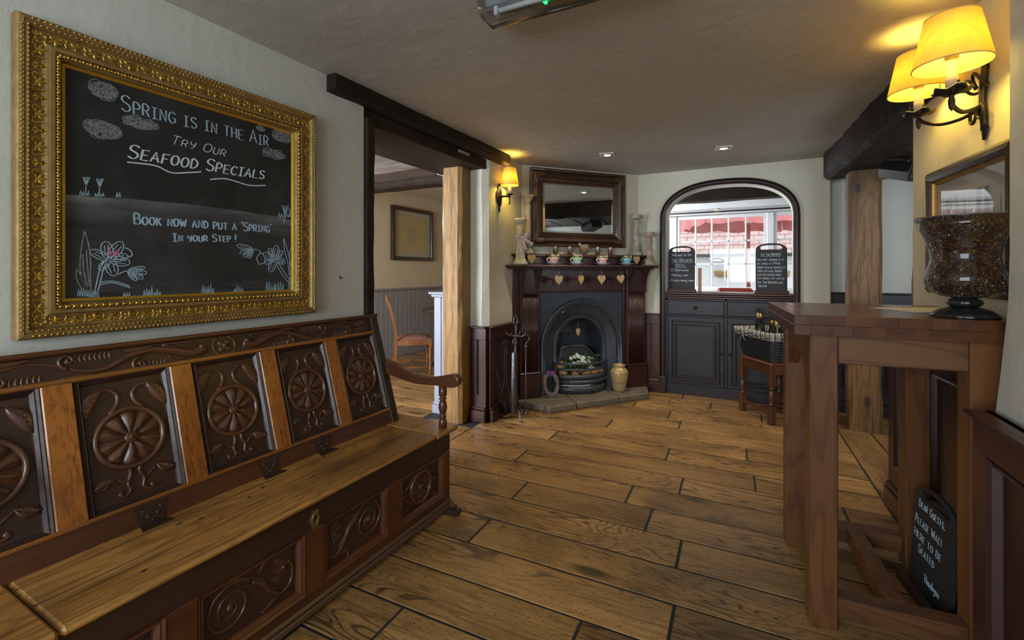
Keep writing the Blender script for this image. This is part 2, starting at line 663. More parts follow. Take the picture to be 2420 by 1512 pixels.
GOLDDULL = plain('dull_gold', (.36, .235, .085), .45, .45, (.22, .14, .05), 22, .25, 90)
GOLDBRIGHT = plain('bright_gold_slip', (.95, .62, .07), .3, .9, (.75, .45, .05), 20)
SLATE = None
IRON = plain('black_iron', (.018, .016, .015), .5, .6, (.035, .025, .02), 20, .3, 80)
CAST = plain('blackened_cast_iron', (.075, .088, .112), .36, .35, (.052, .062, .080), 14, .25, 120)
STEEL = plain('worn_iron_tools', (.17, .17, .19), .4, .7, (.09, .08, .085), 30, .3, 90)
STONE = plain('hearth_stone', (.185, .155, .120), .75, 0, (.105, .085, .066), 9, .6, 45)
CHALKW = plain('white_chalk', (.72, .78, .82), .9, 0, (.45, .52, .58), 160)
CHALKB = plain('pale_blue_chalk', (.46, .60, .72), .9, 0, (.26, .38, .48), 160)
CHALKD = plain('faint_chalk', (.34, .36, .37), .9, 0, (.12, .13, .14), 120)
CHALKP = plain('pink_chalk', (.60, .16, .30), .9, 0, (.40, .12, .22), 120)


def rough(mb, x0, x1, y0, y1, z0, z1, axis, seg, j, c=.015, seed=1):
    """hewn timber: chamfered section, jittered along its length"""
    rg = random.Random(seed)
    lo, hi = [x0, y0, z0], [x1, y1, z1]
    b, d = (axis + 1) % 3, (axis + 2) % 3
    v, f = [], []
    off = [0, 0]
    for i in range(seg + 1):
        t = i / seg
        off = [off[k] * .7 + rg.uniform(-j, j) for k in (0, 1)]
        for (sb, sd) in ((c, 0), (1, 0), (1, 0), (1, 1), (1, 1), (0, 1), (0, 1), (0, 0)):
            pass
        sec = [(lo[b] + c, lo[d]), (hi[b] - c, lo[d]), (hi[b], lo[d] + c), (hi[b], hi[d] - c), (hi[b] - c, hi[d]), (lo[b] + c, hi[d]), (lo[b], hi[d] - c), (lo[b], lo[d] + c)]
        for pb, pd in sec:
            p = [0, 0, 0]
            p[axis] = lo[axis] + (hi[axis] - lo[axis]) * t
            p[b] = pb + off[0] * .5 + rg.uniform(-j, j) * .5
            p[d] = pd + off[1] * .5 + rg.uniform(-j, j) * .5
            v.append(tuple(p))
    for i in range(seg):
        for k in range(8):
            k2 = (k + 1) % 8
            f.append((i * 8 + k, i * 8 + k2, i * 8 + 8 + k2, i * 8 + 8 + k))
    f.append(tuple(range(8))[::-1])
    f.append(tuple(range(seg * 8, seg * 8 + 8)))
    mb.add(v, f)
    return mb


# ------------------------------------------------------------------ floor
CEILZ = 2.265
fl = MB().box(-5.0, 2.3, -2.5, 8.0, -.14, -.0030).build('floor', JOINT)
structure(fl, 'worn oak plank floor with dark joints', 'floor')
PA = R(1.9)
FM = RZ(PA)                      # plank frame: x along the boards, y across
PW = .2265
joints = {-4: [-1.11], -3: [-.494], -2: [-.204], -1: [-1.11], 0: [-.224], 1: [-1.105, -.391], 2: [-.534], 3: [-1.307, -.283, .511],
          4: [.104], 5: [-1.244, -.415], 6: [.07], 7: [-.928], 8: [-.406, .342], 9: [-.516], 10: [-.85, .2], 11: [-.205]}
rg = random.Random(3)


def plank(x0, x1, y0, y1, along_y=False):
    g = .0058
    L, Wd = (y1 - y0, x1 - x0) if along_y else (x1 - x0, y1 - y0)
    m = MB().box(-L / 2 + g, L / 2 - g, -Wd / 2 + g, Wd / 2 - g, -.02, 0, .0016)
    c = FM @ Vector(((x0 + x1) / 2, (y0 + y1) / 2, 0))
    put('plank', m.mesh('plank'), OAKFLOOR, fl, (c.x, c.y, rg.uniform(-.0008, .0008)), (0, 0, PA + (PI / 2 if along_y else 0)))


for k in range(-17, 14):
    y0 = 2.041 + PW * k
    xs = joints.get(k)
    if xs is None:
        xs, x = [], -1.89 + rg.uniform(.3, 1.0)
        while x < .5:
            xs.append(x)
            x += rg.uniform(.8, 1.3)
    if k >= 7:
        start = -1.75 + (k - 7) * .19
    else:
        start = -1.89
    ed = [start] + [x for x in xs if x > start + .1] + [.725]
    for a, b in zip(ed, ed[1:]):
        plank(a, b, y0, y0 + PW)
for y0, y1 in ((.0, 1.9), (1.9, 3.16)):
    plank(-2.13, -1.89, y0, y1, True)
plank(-2.33, -2.13, 1.9, 3.2, True)
for i in range(3):
    e0 = .725 + .215 * i
    plank(e0, e0 + .215, 2.55 + .3 * i, 4.4, True)
    plank(e0, e0 + .215, 4.4, 5.0, True)
for k in range(-6, 24):
    y0 = 2.041 + PW * k
    e = -2.33 if y0 < 3.1 else -2.40
    x = -4.75 + rg.uniform(.2, .9)
    ed = [-4.75]
    while x < e - .3:
        ed.append(x)
        x += rg.uniform(.7, 1.2)
    ed.append(e)
    for a, b in zip(ed, ed[1:]):
        plank(a, b, y0, y0 + PW)

# ------------------------------------------------------------------ walls and ceiling
o = MB().box(-2.46, -1.96, -2.3, 1.93, 0, 2.36, .02).build('wall_left', WALL)
structure(o, 'grey white plaster wall behind the carved settle', 'wall')
m = MB()
rough(m, -2.44, -1.965, 3.265, 4.0, 0, 2.36, 2, 14, .008, .045, 5)
o = m.build('wall_alcove', WALLW)
structure(o, 'short plaster wall with rounded corner between post and fireplace', 'wall')
o = MB().box(-2.7, .62, -2.3, 4.95, CEILZ, CEILZ + .12).build('ceiling', CEIL)
structure(o, 'low grey plaster ceiling over the hall', 'ceiling')
MB().box(.62, 2.2, -2.3, 2.95, CEILZ, CEILZ + .12).box(.62, .86, 2.95, 5.0, CEILZ, CEILZ + .12).build('ceiling_strip', CEIL, o)

# fireplace wall, local frame along the wall, -y into the room
FA = R(48.926)
FO = (-2.04, 3.84)
FMX = T(FO[0], FO[1], 0) @ RZ(FA)
m = MB(FMX)
m.box(-.12, .40, 0, .30, 0, 2.36)
m.box(1.04, 1.56, 0, .30, 0, 2.36)
m.box(.40, 1.04, 0, .30, .86, 2.36)
o = m.build('wall_fireplace', WALLW)
structure(o, 'diagonal cream white chimney wall above the fireplace', 'wall')

# arch wall at y = 4.93
AY = 4.93
ACX = -.248


def archpts(w, zs, h, n=36, p=2.35):
    out = []
    for i in range(n + 1):
        a = PI - PI * i / n
        x = math.cos(a)
        z = abs(math.sin(a)) ** (2 / p)
        x = math.copysign(abs(x) ** (2 / p), x)
        out.append((ACX + w * x, zs + h * z))
    return out


m = MB()
ap = archpts(.567, 1.76, .335)
m.box(-1.20, ACX - .567, AY, AY + .20, 0, 2.36)
m.box(ACX + .567, .60, AY, AY + .20, 0, 2.36)
for (xa, za), (xb, zb) in zip(ap, ap[1:]):
    if xb - xa < 1e-4:
        continue
    m.add([(xa, AY, za), (xb, AY, zb), (xb, AY, 2.36), (xa, AY, 2.36), (xa, AY + .2, za), (xb, AY + .2, zb), (xb, AY + .2, 2.36), (xa, AY + .2, 2.36)],
          [(0, 1, 2, 3), (7, 6, 5, 4), (0, 4, 5, 1)])
m.box(ACX - .567 - .001, ACX - .555, AY + .001, AY + .199, 0, ap[1][1])
o = m.build('wall_back', WALLG)
structure(o, 'pale plaster wall with an arched pass-through', 'wall')
o = MB().box(.60, 2.0, 5.0, 5.2, 0, 2.36, .01).box(1.9, 2.0, 2.8, 5.1, 0, 2.36).box(.93, 1.0, 2.8, 3.0, 0, 2.36).box(1.0, 2.0, 2.8, 2.98, 0, 1.05).box(1.0, 2.0, 2.8, 2.98, 1.95, 2.36).box(1.8, 2.0, 2.8, 2.98, 1.0, 2.0).build('wall_passage', WALL)
structure(o, 'white passage wall seen past the oak post', 'wall')
MB().box(.575, .60, AY - .02, 5.05, 0, 2.36, .01).build('wall_return', WALLW, o)

# right wall, turned a little; local x runs from far end towards the camera, -y into the room
RA = math.atan2(-.976, .08)
RM = T(.70, 2.976, 0) @ RZ(RA)
m = MB(RM)
m.box(0, 1.15, 0, .22, 0, 2.36, .012)
o = m.build('wall_right', WALLW)
structure(o, 'warm grey plaster wall behind the tall table', 'wall')
m = MB()
lv = [(0, .602), (.80, .618), (.95, .632), (1.15, .648), (1.30, .651), (2.36, .652)]
v = [p for z, x in lv for p in ((x - .004, -2.3, z), (2.2, -2.3, z), (2.2, 1.86, z), (x + .018, 1.86, z), (x, 1.842, z))]
m.add(v, [(5 * k + i, 5 * k + (i + 1) % 5, 5 * k + 5 + (i + 1) % 5, 5 * k + 5 + i) for k in range(5) for i in range(5)] + [(4, 3, 2, 1, 0), (25, 26, 27, 28, 29)])
o = m.build('wall_pier', WALL)
structure(o, 'plaster pier at the right edge beside the table', 'wall')
o = MB().box(-2.5, 2.2, -2.5, -2.3, 0, .84).box(-2.5, 2.2, -2.5, -2.3, 2.0, 2.36).box(-2.5, -1.75, -2.5, -2.3, .84, 2.0).box(.4, 2.2, -2.5, -2.3, .84, 2.0).build('wall_front', WALL)
structure(o, 'front wall with window behind the viewer', 'wall')


def window(name, label, cx, y, z0, z1, W, cols, rows, mat, glass=None, lights=None, fy=.06):
    """white casement, panes and glazing bars; local x along, z up"""
    t = thing(name, label, 'window', (cx, y, z0))
    t['kind'] = 'structure'
    H = z1 - z0
    fw = .045
    m = MB()
    m.box(-W / 2, W / 2, -fy / 2, fy / 2, 0, fw, .004).box(-W / 2, W / 2, -fy / 2, fy / 2, H - fw, H, .004)
    m.box(-W / 2, -W / 2 + fw, -fy / 2, fy / 2, fw, H - fw, .004).box(W / 2 - fw, W / 2, -fy / 2, fy / 2, fw, H - fw, .004)
    m.build('window_frame', mat, t)
    iw, ih = (W - 2 * fw) / cols, (H - 2 * fw) / rows
    for i in range(1, cols):
        x = -W / 2 + fw + iw * i
        MB().box(x - .011, x + .011, -.018, .018, fw, H - fw, .003).build('glazing_bar', mat, t)
    for j in range(1, rows):
        z = fw + ih * j
        MB().box(-W / 2 + fw, W / 2 - fw, -.018, .018, z - .011, z + .011, .003).build('glazing_bar', mat, t)
    if glass:
        for i in range(cols):
            for j in range(rows):
                x, z = -W / 2 + fw + iw * i, fw + ih * j
                MB().box(x + .011, x + iw - .011, -.003, .003, z + .011, z + ih - .011).build('pane', glass, t)
    return t


WPAINT = plain('white_window_paint', (.80, .80, .80), .4, 0, (.74, .74, .76), 6)
PANE = glass_thin('window_glass', (.97, .98, .98), .03)
window('window_1', 'wide window of the front wall behind the viewer', -.68, -2.4, .84, 2.0, 2.15, 6, 3, WPAINT)

# side room beyond the doorway
o = MB().box(-4.78, -4.62, .3, 7.6, 0, 2.5).build('wall_side_far', CREAM)
structure(o, 'cream wall of the dining room beyond the doorway', 'wall')
o = MB().box(-4.7, -2.46, 7.4, 7.6, 0, 2.5).box(-2.62, -2.42, 4.0, 7.5, 0, 2.5).build('wall_side_end', CREAM)
structure(o, 'cream end wall of the dining room', 'wall')
m = MB().box(-4.7, -2.4, .3, .55, 0, .8).box(-4.7, -2.4, .3, .55, 2.0, 2.5).box(-4.7, -4.3, .3, .55, .8, 2.0).box(-2.7, -2.4, .3, .55, .8, 2.0)
o = m.build('wall_side_near', CREAM)
structure(o, 'near wall of the dining room with a window', 'wall')
window('window_2', 'dining room window near the settle wall', -3.5, .42, .8, 2.0, 1.6, 4, 3, WPAINT)
o = MB().box(-4.8, -2.0, .3, 7.6, 2.40, 2.5).build('ceiling_side', plaster('cream_ceiling', (.55, .48, .36), (.50, .43, .32), .2))
structure(o, 'cream ceiling of the dining room', 'ceiling')

# room beyond the arch
SOFT = plaster('pale_room_plaster', (.62, .60, .60), (.58, .56, .56), .1)
window('added_window', 'added unseen window that lights the passage beyond the post', 1.4, 2.9, 1.05, 1.95, .8, 3, 3, WPAINT)  # added out of view to go with the passage light
o = MB().box(-2.6, -2.45, 5.13, 5.5, 0, 2.5).box(-2.6, -2.45, 7.1, 7.6, 0, 2.5).box(-2.6, -2.45, 5.5, 7.1, 0, .9).box(-2.6, -2.45, 5.5, 7.1, 2.1, 2.5).box(1.75, 1.9, 5.2, 7.6, 0, 2.5).build('wall_far_sides', SOFT)
structure(o, 'side walls of the room beyond the arch', 'wall')
WY = 7.5
m = MB().box(-2.6, 1.9, WY, WY + .18, 0, .96).box(-2.6, 1.9, WY, WY + .18, 2.10, 2.5).box(-2.6, -2.4, WY, WY + .18, .96, 2.10).box(1.5, 1.9, WY, WY + .18, .96, 2.10)
o = m.build('wall_far', SOFT)
structure(o, 'window wall of the room beyond the arch', 'wall')
o = MB().box(-2.6, 2.2, 4.95, 7.7, 2.34, 2.44).build('ceiling_far', plaster('far_ceiling', (.60, .55, .52), (.55, .50, .47), .2))
structure(o, 'ceiling of the room beyond the arch', 'ceiling')
window('window_3', 'middle casement window with fifteen panes seen through the arch', -.455, WY + .05, .965, 2.085, 1.235, 5, 3, WPAINT, PANE)
window('window_4', 'right casement window half hidden behind the arch side', .86, WY + .05, .965, 2.085, 1.235, 5, 3, WPAINT, PANE)
window('window_5', 'left casement window, a sliver showing beside the arch', -1.77, WY + .05, .965, 2.085, 1.235, 5, 3, WPAINT, PANE)
m = MB().box(-1.155, -1.07, WY + .0, WY + .12, .965, 2.085, .006)
structure(m.build('trim_1', WPAINT), 'white mullion post between left and middle casements', 'trim')
m = MB().box(.16, .245, WY + .0, WY + .12, .965, 2.085, .006)
structure(m.build('trim_2', WPAINT), 'white mullion post between middle and right casements', 'trim')
m = MB().box(-2.4, 1.5, WY - .10, WY + .02, .935, .965, .008)
structure(m.build('trim_3', WPAINT), 'white window sill board beyond the arch', 'trim')
m = MB().box(-2.45, 1.75, 7.28, 7.5, 2.16, 2.34, .01)
structure(m.build('trim_4', WPAINT), 'white boxed pelmet above the casement windows', 'trim')
m = MB().tube([(-2.3, 7.42, 2.125), (1.6, 7.42, 2.125)], .011, 8)
tag(m.build('curtain_rail', IRON), 'thin black curtain rail above the far windows', 'curtain rail')
m = MB()
rough(m, -2.45, 1.75, 6.45, 6.68, 2.16, 2.34, 0, 16, .008, .02, 11)
tag(m.build('ceiling_beam', DARKBEAM), 'dark ceiling beam crossing the room beyond the arch', 'beam')

# ------------------------------------------------------------------ timber frame
m = MB()
rough(m, -2.30, -2.110, 3.10, 3.258, .0, 2.10, 2, 12, .007, .026, 21)
tag(m.build('oak_post', OAKPOST), 'honey brown oak post standing in the doorway by the white pillar', 'post')
m = MB()
rough(m, .655, .865, 4.42, 4.62, 0, 2.06, 2, 11, .008, .024, 22)
tag(m.build('oak_post', OAKPOST2), 'wide weathered oak post with knots under the right beam', 'post')
m = MB()
m.M = T(.53, 4.74, 0) @ RZ(R(4.1))
rough(m, 0, .30, -2.14, 0, 2.03, 2.285, 1, 30, .010, .03, 23)
m.M = None
tag(m.build('ceiling_beam', DARKBEAM), 'massive black oak beam at right under the ceiling', 'beam')
m = MB()
m.box(.80, 2.0, 2.95, 5.0, 2.06, 2.20)
for i in range(5):
    m.box(.84, 2.0, 3.0 + i * .4, 3.38 + i * .4, 2.035, 2.07, .008)
structure(m.build('ceiling_passage', DARKBEAM), 'dark boarded soffit of the side passage', 'ceiling')
m = MB()
rough(m, -1.985, -1.895, 1.655, 3.56, 2.178, 2.27, 1, 26, .004, .012, 24)
tag(m.build('ceiling_beam', DARKBEAM), 'long thin dark beam along the ceiling above the doorway', 'beam')
t = thing('door_lintel', 'deep dark timber lintel over the doorway to the dining room', 'lintel', (-2.2, 2.6, 2.10))
MB().box(-.26, .215, -.68, .75, 0, .085, .006).build('soffit_board', DARKBEAM, t)
MB().box(-.26, -.02, -.68, .75, .085, .17, .006).build('upper_board', DARKBEAM, t)
m = MB()
rough(m, -2.10, -1.945, 1.915, 1.985, 0, 2.12, 2, 20, .006, .012, 25)
tag(m.build('door_jamb', DARKBEAM), 'black timber door jamb at the end of the settle wall', 'jamb')
m = MB()
rough(m, -4.65, -2.42, 3.08, 3.42, 2.13, 2.36, 0, 18, .008, .02, 26)
tag(m.build('ceiling_beam', GREYBEAM), 'broad grey brown beam crossing the dining room ceiling', 'beam')
m = MB()
rough(m, -4.65, -2.42, 3.44, 3.66, 2.07, 2.30, 0, 18, .006, .02, 27)
tag(m.build('ceiling_beam', DARKBEAM), 'lower dark beam behind the grey beam in the dining room', 'beam')
m = MB().box(-3.3, -3.12, 1.2, 3.1, 2.25, 2.41, .01)
tag(m.build('ceiling_joist', CREAM), 'pale boxed joist running into the grey beam', 'joist')
m = MB().box(-.008, .008, -.07, .07, 0, .022, .003)
o = m.build('timber_wedge', plain('pale_wedge', (.35, .33, .30), .6), None, (-1.975, 2.95, 2.148))
tag(o, 'small pale strip fixed under the thin beam', 'strip')
# rough timber at the end of the right wall
m = MB()
rough(m, .715, .80, 2.985, 3.03, .95, 2.06, 2, 14, .006, .01, 28)
tag(m.build('door_jamb', OAKPOST), 'thin rough wood jamb at the end of the sconce wall', 'jamb')

# ------------------------------------------------------------------ arch moulding
pth = [(ACX - .59, 0.0), (ACX - .59, 1.70)] + archpts(.59, 1.76, .36) + [(ACX + .59, 1.70), (ACX + .59, 0.0)]
m = MB(T(0, AY, 0))
m.sweep(pth, [(-.028, -.005), (-.028, .022), (-.015, .030), (-.008, .018), (.006, .018), (.014, .036), (.026, .030), (.030, -.005)])
t = thing('trim_5', 'dark moulded wood surround framing the arched pass-through', 'trim', (0, 0, 0))
t['kind'] = 'structure'
m.build('arch_moulding', ARCHW, t)
for sx in (-1, 1):
    MB().box(ACX + sx * .59 - .036, ACX + sx * .59 + .036, AY - .045, AY, 0, .17, .006).build('plinth_block', ARCHW, t)


def wainscot(name, label, loc, rz, L, H, n, mat=MAHOG, matx=MAHOGX, cap=.03, skirt=.13, th=.03, sk=True):
    t = thing(name, label, 'panelling', loc, rz)
    t['kind'] = 'structure'
    MB().box(0, L, -th * .45, 0, 0, H, 0).build('panel_board', mat, t)
    MB().box(0, L, -th, -.004, H - .11, H - .012, .003).build('rail', matx, t)
    MB().box(0, L, -th, -.004, skirt - .01, skirt + .10, .003).build('rail', matx, t)
    sw = .085
    for i in range(n + 1):
        x = (L - sw) * i / n
        MB().box(x, x + sw, -th, -.004, skirt + .10, H - .11, .003).build('stile', mat, t)
    for i in range(n):
        x0, x1 = (L - sw) * i / n + sw, (L - sw) * (i + 1) / n
        z0, z1 = skirt + .10, H - .11
        m = MB()
        pp = [(x0, z0), (x1, z0), (x1, z1), (x0, z1)]
        m.sweep(pp, [(0, .01), (0, th + .003), (.010, th * .8), (.016, th * .9), (.024, th * .5), (.026, .01)], True)
        m.build('panel_moulding', mat, t)
    MB().box(-.004, L + .004, -th - cap, 0, H - .014, H, .005).build('cap_rail', matx, t)
    if sk:
        MB().box(0, L, -th - .022, 0, 0, skirt - .03, .004).build('skirting_board', matx, t)
        MB().box(0, L, -th - .014, 0, skirt - .03, skirt, .008).build('skirting_moulding', matx, t)
    return t


wainscot('wainscot', 'dark red wall panelling beside the fire irons', (-1.955, 3.265, 0), R(90), .56, .79, 1)
wainscot('wainscot', 'narrow dark panelling on the wall end next to the oak post', (-2.105, 3.262, 0), 0, .155, .79, 1, sk=True)
wainscot('wainscot', 'narrow panelling between fireplace and arch', (-1.03, AY, 0), 0, .165, .81, 1)
p = RM @ Vector((-.16, 0, 0))
MB(RM).box(-.16, .0, 0, .22, 0, .91).build('wall_foot', MAHOG, bpy.data.objects['wall_right'])
wainscot('wainscot', 'dark panelling low on the wall behind the tall table', (p.x, p.y, 0), RA, 1.26, .92, 3, cap=.01, th=.05)
wainscot('wainscot', 'red brown panelling with ledge at the right picture edge', (.604, 1.80, 0), R(-90) + R(1.0), 2.2, .85, 3, cap=.022, th=.045)
wainscot('wainscot', 'dark panelling of the passage behind the oak post', (.61, 4.995, 0), 0, 1.3, 1.06, 3, CABWOOD, CABWOOD)

# white pillar cladding beside the post
LIL = plain('pale_lilac_paint', (.30, .335, .44), .45, 0, (.27, .305, .40), 5)
t = thing('wall_cladding', 'pale lilac boarded half wall with moulded cap behind the oak post', 'half wall', (-2.50, 3.27, 0))
MB().box(0, .25, 0, .14, 0, 1.02, .004).build('core', LIL, t)
for i in range(3):
    MB().box(.002 + i * .08, .076 + i * .08, -.012, 0, .10, 1.02, .004).build('board', LIL, t)
MB().box(-.012, .25, -.024, .14, 0, .075, .004).build('skirting_board', LIL, t)
MB().box(-.008, .25, -.018, .14, .075, .10, .008).build('skirting_moulding', LIL, t)
MB().box(-.035, .26, -.05, .16, 1.045, 1.065, .006).box(-.02, .26, -.03, .15, 1.02, 1.045, .008).build('cap', LIL, t)
m = MB().box(-2.44, -2.31, 3.29, 3.40, 1.06, 2.12, .02)
structure(m.build('wall_nib', WALL), 'narrow white plaster strip above the lilac half wall', 'wall')
MB().box(-2.48, -2.30, 3.27, 3.40, 2.10, 2.135, .006).build('nib_cap', WPAINT, bpy.data.objects['wall_nib'])

# grey beadboard in the dining room
GREYP = plain('grey_paint', (.29, .27, .265), .5, 0, (.26, .24, .235), 5)
t = thing('beadboard', 'grey tongue and groove boarding along the dining room wall', 'panelling', (-4.62, 3.9, 0), R(90))
t['kind'] = 'structure'
x = 0
i = 0
while x < 3.3:
    wd = (.10, .085, .11)[i % 3]
    MB().box(x + .003, x + wd - .003, -.022, 0, .12, .97, .004).build('board', GREYP, t)
    x += wd
    i += 1
MB().box(0, x, -.045, 0, .97, 1.0, .006).build('dado_rail', GREYP, t)
MB().box(0, x, -.04, 0, 0, .12, .006).build('skirting_board', GREYP, t)

# ------------------------------------------------------------------ carved settle
ST = thing('carved_settle', 'long carved dark oak settle with lift-up box seat against the left wall', 'settle', (-1.955, 1.13, 0), R(90))
BM = T(0, -.225, .435) @ Matrix(((1, 0, 0, 0), (0, .9593, .2825, 0), (0, -.2825, .9593, 0), (0, 0, 0, 1)))   # leaning back: x, -y out, z up the slope


def wheel(m, cx, cz, Rr, n=10, y=0.0, h=.010):
    m.tube(xz(arc(cx, cz, Rr, 0, 360, 40)[:-1], y), .0095, 8, closed=True, sq=((0, 1, 0), 1.5))
    for i in range(n):
        a = 2 * PI * i / n + .25
        da = PI / n * .93
        v = []
        for rr in (.016, .75 * Rr, .93 * Rr):
            for k, dh in ((-1, .001), (-.5, h * .75), (0, h), (.5, h * .75), (1, .001)):
                b = a + da * k * (1 if rr > .02 else .9)
                e = rr if not (rr > .9 * Rr and abs(k) == 1) else rr * .95
                v.append((cx + e * math.cos(b), y - (dh if rr > .02 else dh * .5) * (.25 if rr > .9 * Rr else 1), cz + e * math.sin(b)))
        f = [(5 * r + c, 5 * r + c + 1, 5 * r + 6 + c, 5 * r + 5 + c) for r in range(2) for c in range(4)]
        m.add(v, f, None, True)
        m.tube([(cx + .3 * Rr * math.cos(a), y - h * .95, cz + .3 * Rr * math.sin(a)), (cx + .75 * Rr * math.cos(a), y - h * 1.0, cz + .75 * Rr * math.sin(a))], .0012, 4)
    m.lathe([(.0, .016), (.006, .0155), (.009, .011), (.015, .014), (.018, .009), (.018, 0)][::-1], 14, T(cx, y, cz) @ RX(PI / 2))


def rel(m, pts, r, y=0.0, sqz=1.4):
    m.tube(xz(pts, y), r, 7, sq=((0, 1, 0), sqz))


def veined_leaf(m, p0, p1, wd, bend, h=.016):
    m.leaf(p0, p1, wd, bend, h, 9)
    dx, dz = p1[0] - p0[0], p1[1] - p0[1]
    l = math.hypot(dx, dz)
    nx, nz = -dz / l, dx / l
    for t in (.3, .45, .6, .75):
        b = bend * math.sin(PI * t)
        x, z = p0[0] + dx * t + nx * b, p0[1] + dz * t + nz * b
        for s in (-1, 1):
            e = wd * .33 * math.sin(PI * t)
            m.tube([(x, -h * .62, z), (x + nx * s * e + dx / l * .010, -h * .75, z + nz * s * e + dz / l * .010)], .0011, 4)


def back_carving():
    m = MB()
    cz = .205
    wheel(m, 0, cz, .092, 10, 0, .014)
    for s in (-1, 1):
        # stems rising from the rim and turning outwards into hanging leaves
        p = smoothpath([(s * .045, cz + .085), (s * .024, cz + .115), (s * .022, cz + .145), (s * .045, cz + .165), (s * .066, cz + .160)], 6)
        rel(m, p, [.0075 - .0025 * i / len(p) for i in range(len(p))])
        veined_leaf(m, (s * .062, cz + .166), (s * .108, cz + .082), .046, s * .014)
        p = smoothpath([(s * .018, cz - .088), (s * .012, cz - .112), (s * .026, cz - .135), (s * .048, cz - .120), (s * .066, cz - .108)], 6)
        rel(m, p, [.0035 + .004 * (1 - i / len(p)) for i in range(len(p))])
        veined_leaf(m, (s * .060, cz - .110), (s * .112, cz - .130), .036, -s * .006)
        p = smoothpath([(s * .012, cz - .112), (s * .022, cz - .140), (s * .018, cz - .162), (s * .034, cz - .176), (s * .046, cz - .168), (s * .040, cz - .160)], 6)
        rel(m, p, .006)
        m.ball((s * .042, -.002, cz - .166), .009, .006, .009)
    for i in range(6):
        for z0 in (cz + .104 + i * .011, cz - .104 - i * .011):
            m.tube(xz([(-.020, z0 + .002), (0, z0 - .001), (.020, z0 + .002)], 0), .0012, 4)
    return m.mesh('carving')


cv = back_carving()
pc = [-.72, -.385, -.05, .285, .61]
SH = [.072, .49]
for x in pc:
    pw = .128
    pn = MB(BM).box(x - pw - .01, x + pw + .01, -.004, .012, SH[0], SH[1] + .02).build('back_panel', SETDARK, ST)
    c = put('carving', cv, SETCARVE, pn)
    c.matrix_local = BM @ T(x, -.003, SH[0] + .005)
    m = MB(BM)
    pp = [(x - pw, SH[0]), (x + pw, SH[0]), (x + pw, SH[1]), (x - pw, SH[1])]
    m.sweep(pp, [(0, .0), (0, .024), (.008, .019), (.010, .022), (.018, .012), (.020, .003)], True)
    m.build('panel_moulding', SETDARK, pn)
for x in (-.5525, -.2175, .1175, .4475):
    m = MB(BM)
    m.box(x - .037, x + .037, -.026, .012, SH[0], SH[1], .004)
    m.build('stile', SETGOLD, ST)
for x0, x1 in ((-.90, -.848), (.738, .79)):
    MB(BM).box(x0, x1, -.026, .014, -.03, .585, .004).build('end_stile', SETDARK, ST)
MB(BM).box(-.85, .74, -.022, .012, SH[0] - .12, SH[0] + .002, .004).build('lower_rail', SETMID2, ST)
MB(BM).box(-.85, .74, -.030, -.012, SH[0] - .006, SH[0] + .008, .004).build('rail_edge', SETRIM, ST)
MB(BM).box(-.85, .74, -.030, -.012, SH[1] - .004, SH[1] + .012, .004).build('rail_edge', SETRIM, ST)
tr = MB(BM).box(-.85, .74, -.016, .012, SH[1], .578, .003).build('top_rail', SETDARK, ST)
MB(BM).box(-.905, .795, -.034, .022, .576, .592, .005).build('top_cap', SETMID, ST)
# vine and beasts on the top rail
m = MB(BM @ T(0, -.016, SH[1] + .045))
cx = -.05
for k in range(4):                                   # quatrefoil
    a = PI / 4 + k * PI / 2
    m.leaf((cx, 0), (cx + .030 * math.cos(a), .030 * math.sin(a)), .026, 0, .010)
m.lathe([(.010, 0), (.010, .006), (.006, .011), (0, .012)], 12, T(cx, 0, 0) @ RX(PI / 2))
m.tube(xz(arc(cx, 0, .042, 120, 240, 12)), .005, 7, sq=((0, 1, 0), .9))
m.tube(xz(arc(cx, 0, .042, -60, 60, 12)), .005, 7, sq=((0, 1, 0), .9))
for s in (-1, 1):
    def q(x, z): return (cx + s * x, z)
    # beast head and body, tapering tail, scrolls
    body = smoothpath([q(.075, .0), q(.12, -.010), q(.18, .008), q(.25, .022), q(.32, .006), q(.38, -.020), q(.44, -.016), q(.50, .012), q(.57, .024), q(.64, .006), q(.70, -.02)], 7)
    nb = len(body)
    rel(m, body, [max(.0050, .020 * (1 - i / nb * 1.15)) for i in range(nb)], 0, .85)
    m.lathe([(.010, 0), (.010, .008), (.006, .012), (0, .012)], 12, T(*(lambda p: (p[0], -.008, p[1]))(q(.088, .008))) @ RX(PI / 2))
    rel(m, smoothpath([q(.070, -.012), q(.10, -.028), q(.15, -.026), q(.20, -.010)], 6), .004)
    rel(m, smoothpath([q(.11, .028), q(.16, .034), q(.21, .032), q(.17, .020)], 6), .005)
    for cx2, cz2, d in ((.285, -.022, 1), (.47, .020, -1), (.62, -.016, 1)):
        sp = spiral(0, 0, .024, .004, 90 * d, 90 * d - 430 * d, 26)
        rel(m, [q(cx2 + px, cz2 + pz) for px, pz in sp], .0052)
        m.ball((cx + s * cx2, -.002, cz2), .007, .006, .007)
    for i in range(9):                               # ribbed fills
        xx = .205 + i * .012
        m.tube(xz(smoothpath([q(xx, -.038), q(xx + .006, -.026), q(xx + .002, -.014)], 3)), .0030, 5)
        xx = .36 + i * .0125
        m.tube(xz(smoothpath([q(xx, .036), q(xx + .006, .024), q(xx + .002, .010)], 3)), .0030, 5)
        xx = .53 + i * .0125
        m.tube(xz(smoothpath([q(xx, -.038), q(xx + .006, -.026), q(xx + .002, -.012)], 3)), .0030, 5)
    for p0, p1, wd in ((q(.24, .034), q(.33, .030), .020), (q(.40, -.034), q(.49, -.030), .020), (q(.55, .037), q(.64, .032), .018), (q(.67, .005), q(.75, .022), .030), (q(.67, -.008), q(.745, -.025), .028)):
        m.leaf(p0, p1, wd, .004, .014)
m.build('rail_carving', SETCARVE, tr)
